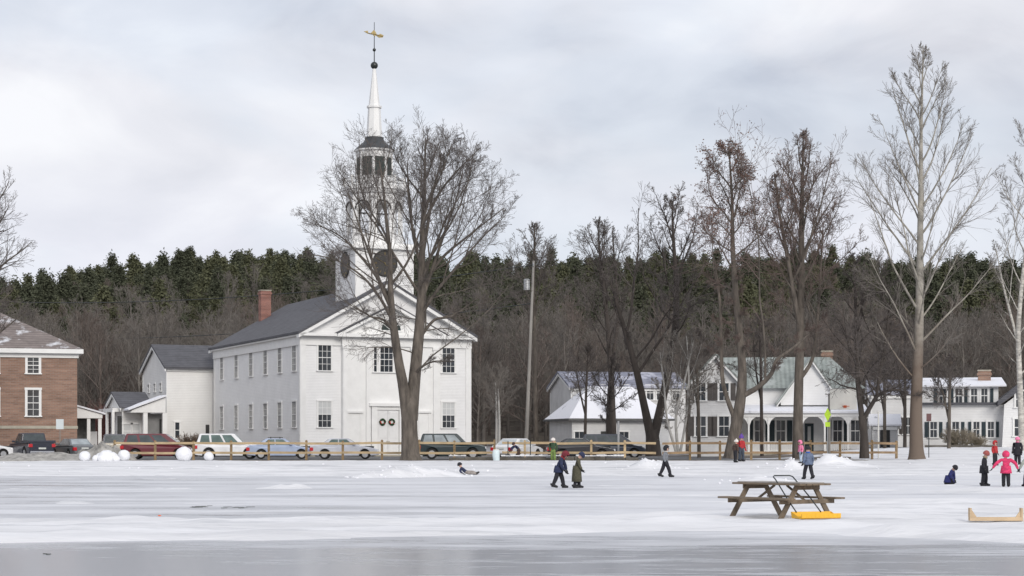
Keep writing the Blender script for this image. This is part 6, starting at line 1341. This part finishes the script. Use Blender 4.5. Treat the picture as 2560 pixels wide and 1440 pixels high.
person('child in pink hooded jacket and pale blue trousers behind the blue-hooded walker', 2003, 108, 1.36, R(200), c_lpink, c_paleblue, hood=c_lpink, lean=.1, stride=.05)
person('striding child in blue-grey jacket with bright blue hood, behind the picnic table', 2021, 82, 1.50, R(110), c_bluegrey, c_black, hat=c_black, lean=.05, stride=.15, scarf=c_blue, skirt=(.56, .44, .105, .13), arms=dict(elL=(-.05, .15, .62), wrL=(.02, .17, .49)))
person('child kneeling on the snow in a royal navy jacket', 2373, 71.5, 1.20, R(-35), c_royal, c_black, hat=c_black, lean=.35, head_pitch=.3, over=dict(pelvis=(0, 0, .22), waist=(0.01, 0, .30), chest=(.02, 0, .43), neck=(.03, 0, .51), head=(.05, 0, .575), crown=(.05, 0, .63), hipL=(.02, .06, .20), hipR=(.02, -.06, .20), knL=(.17, .10, .05), knR=(.15, -.11, .05), anL=(-.03, .09, .05), anR=(-.05, -.09, .05), toeL=(-.12, .09, .03), toeR=(-.14, -.09, .03), shL=(.02, .11, .47), shR=(.02, -.11, .47), elL=(.07, .16, .33), elR=(.07, -.16, .33), wrL=(.16, .13, .2), wrR=(.16, -.13, .2)), skirt=(.30, .06, .125, .20), z=None)
person('person in black coat and reddish hat standing sideways near the pink coat', 2460, 69.5, 1.36, R(-25), c_black, c_black, hat=cloth('rust', (.30, .08, .07)), lean=.06, stride=.04, head_pitch=.25, skirt=(.58, .36, .12, .14), scarf=cloth('khaki', (.30, .27, .17)))
person('child in bright pink hooded coat with both arms held out', 2515, 68.3, 1.34, R(80), c_pink, c_black, hood=c_pink, lean=.04, stride=.03, arms=dict(elL=(0, .27, .66), wrL=(.02, .37, .52), elR=(0, -.26, .67), wrR=(.02, -.33, .50)), skirt=(.60, .38, .118, .155))
person('child in red jacket and black trousers standing behind the black coat', 2487, 104, 1.42, R(-50), c_red, c_black, hood=c_red, arms=dict(elL=(-.03, .17, .63), wrL=(.0, .2, .5)))
person('person in dark coat with pink scarf and hat at the far right', 2544, 106, 1.62, R(-120), c_black, c_black, hat=c_lpink, scarf=c_lpink, skirt=(.58, .34, .12, .15), child=False)
person('child in grey-green jacket at the right edge holding the pink coat by the hand', 2572, 68.6, 1.34, R(110), cloth('sage', (.30, .34, .30)), c_navy, hat=c_red, stride=.1, arms=dict(elL=(.0, .22, .66), wrL=(.02, .30, .50)))
person('child in navy jacket and grey trousers sprawled on the snow below the fence', 1160, 91.5, 1.30, R(0), c_navy, cloth('taupe', (.30, .27, .25)), hat=c_black, over=dict(pelvis=(.10, 0, .10), waist=(.02, 0, .17), chest=(-.07, 0, .24), neck=(-.12, 0, .30), head=(-.15, 0, .37), crown=(-.17, 0, .42), hipL=(.13, .05, .10), hipR=(.13, -.05, .09), knL=(.33, .08, .12), knR=(.33, -.09, .08), anL=(.50, .09, .055), anR=(.52, -.1, .055), toeL=(.55, .09, .12), toeR=(.57, -.1, .12), shL=(-.09, .11, .27), shR=(-.09, -.11, .26), elL=(-.17, .17, .15), elR=(-.15, -.18, .14), wrL=(-.06, .2, .06), wrR=(-.03, -.2, .05)))
zf = gz(xx(1298, 119.6), 119.6)
person('child in navy jacket and brown hat climbing over the fence', 1297, 117.6, 1.18, R(-160), c_navy, c_brown, hat=c_brown, lean=.85, stride=.12, head_pitch=-.3, arms=dict(elL=(.42, .16, .55), wrL=(.48, .16, .42), elR=(.40, -.16, .55), wrR=(.46, -.14, .42)), z=zf + .15)
person('person in green jacket with lime trousers and cream hat behind the pair', 1383, 113.6, 1.50, R(-100), c_green, c_lime, hat=c_white, stride=.03)
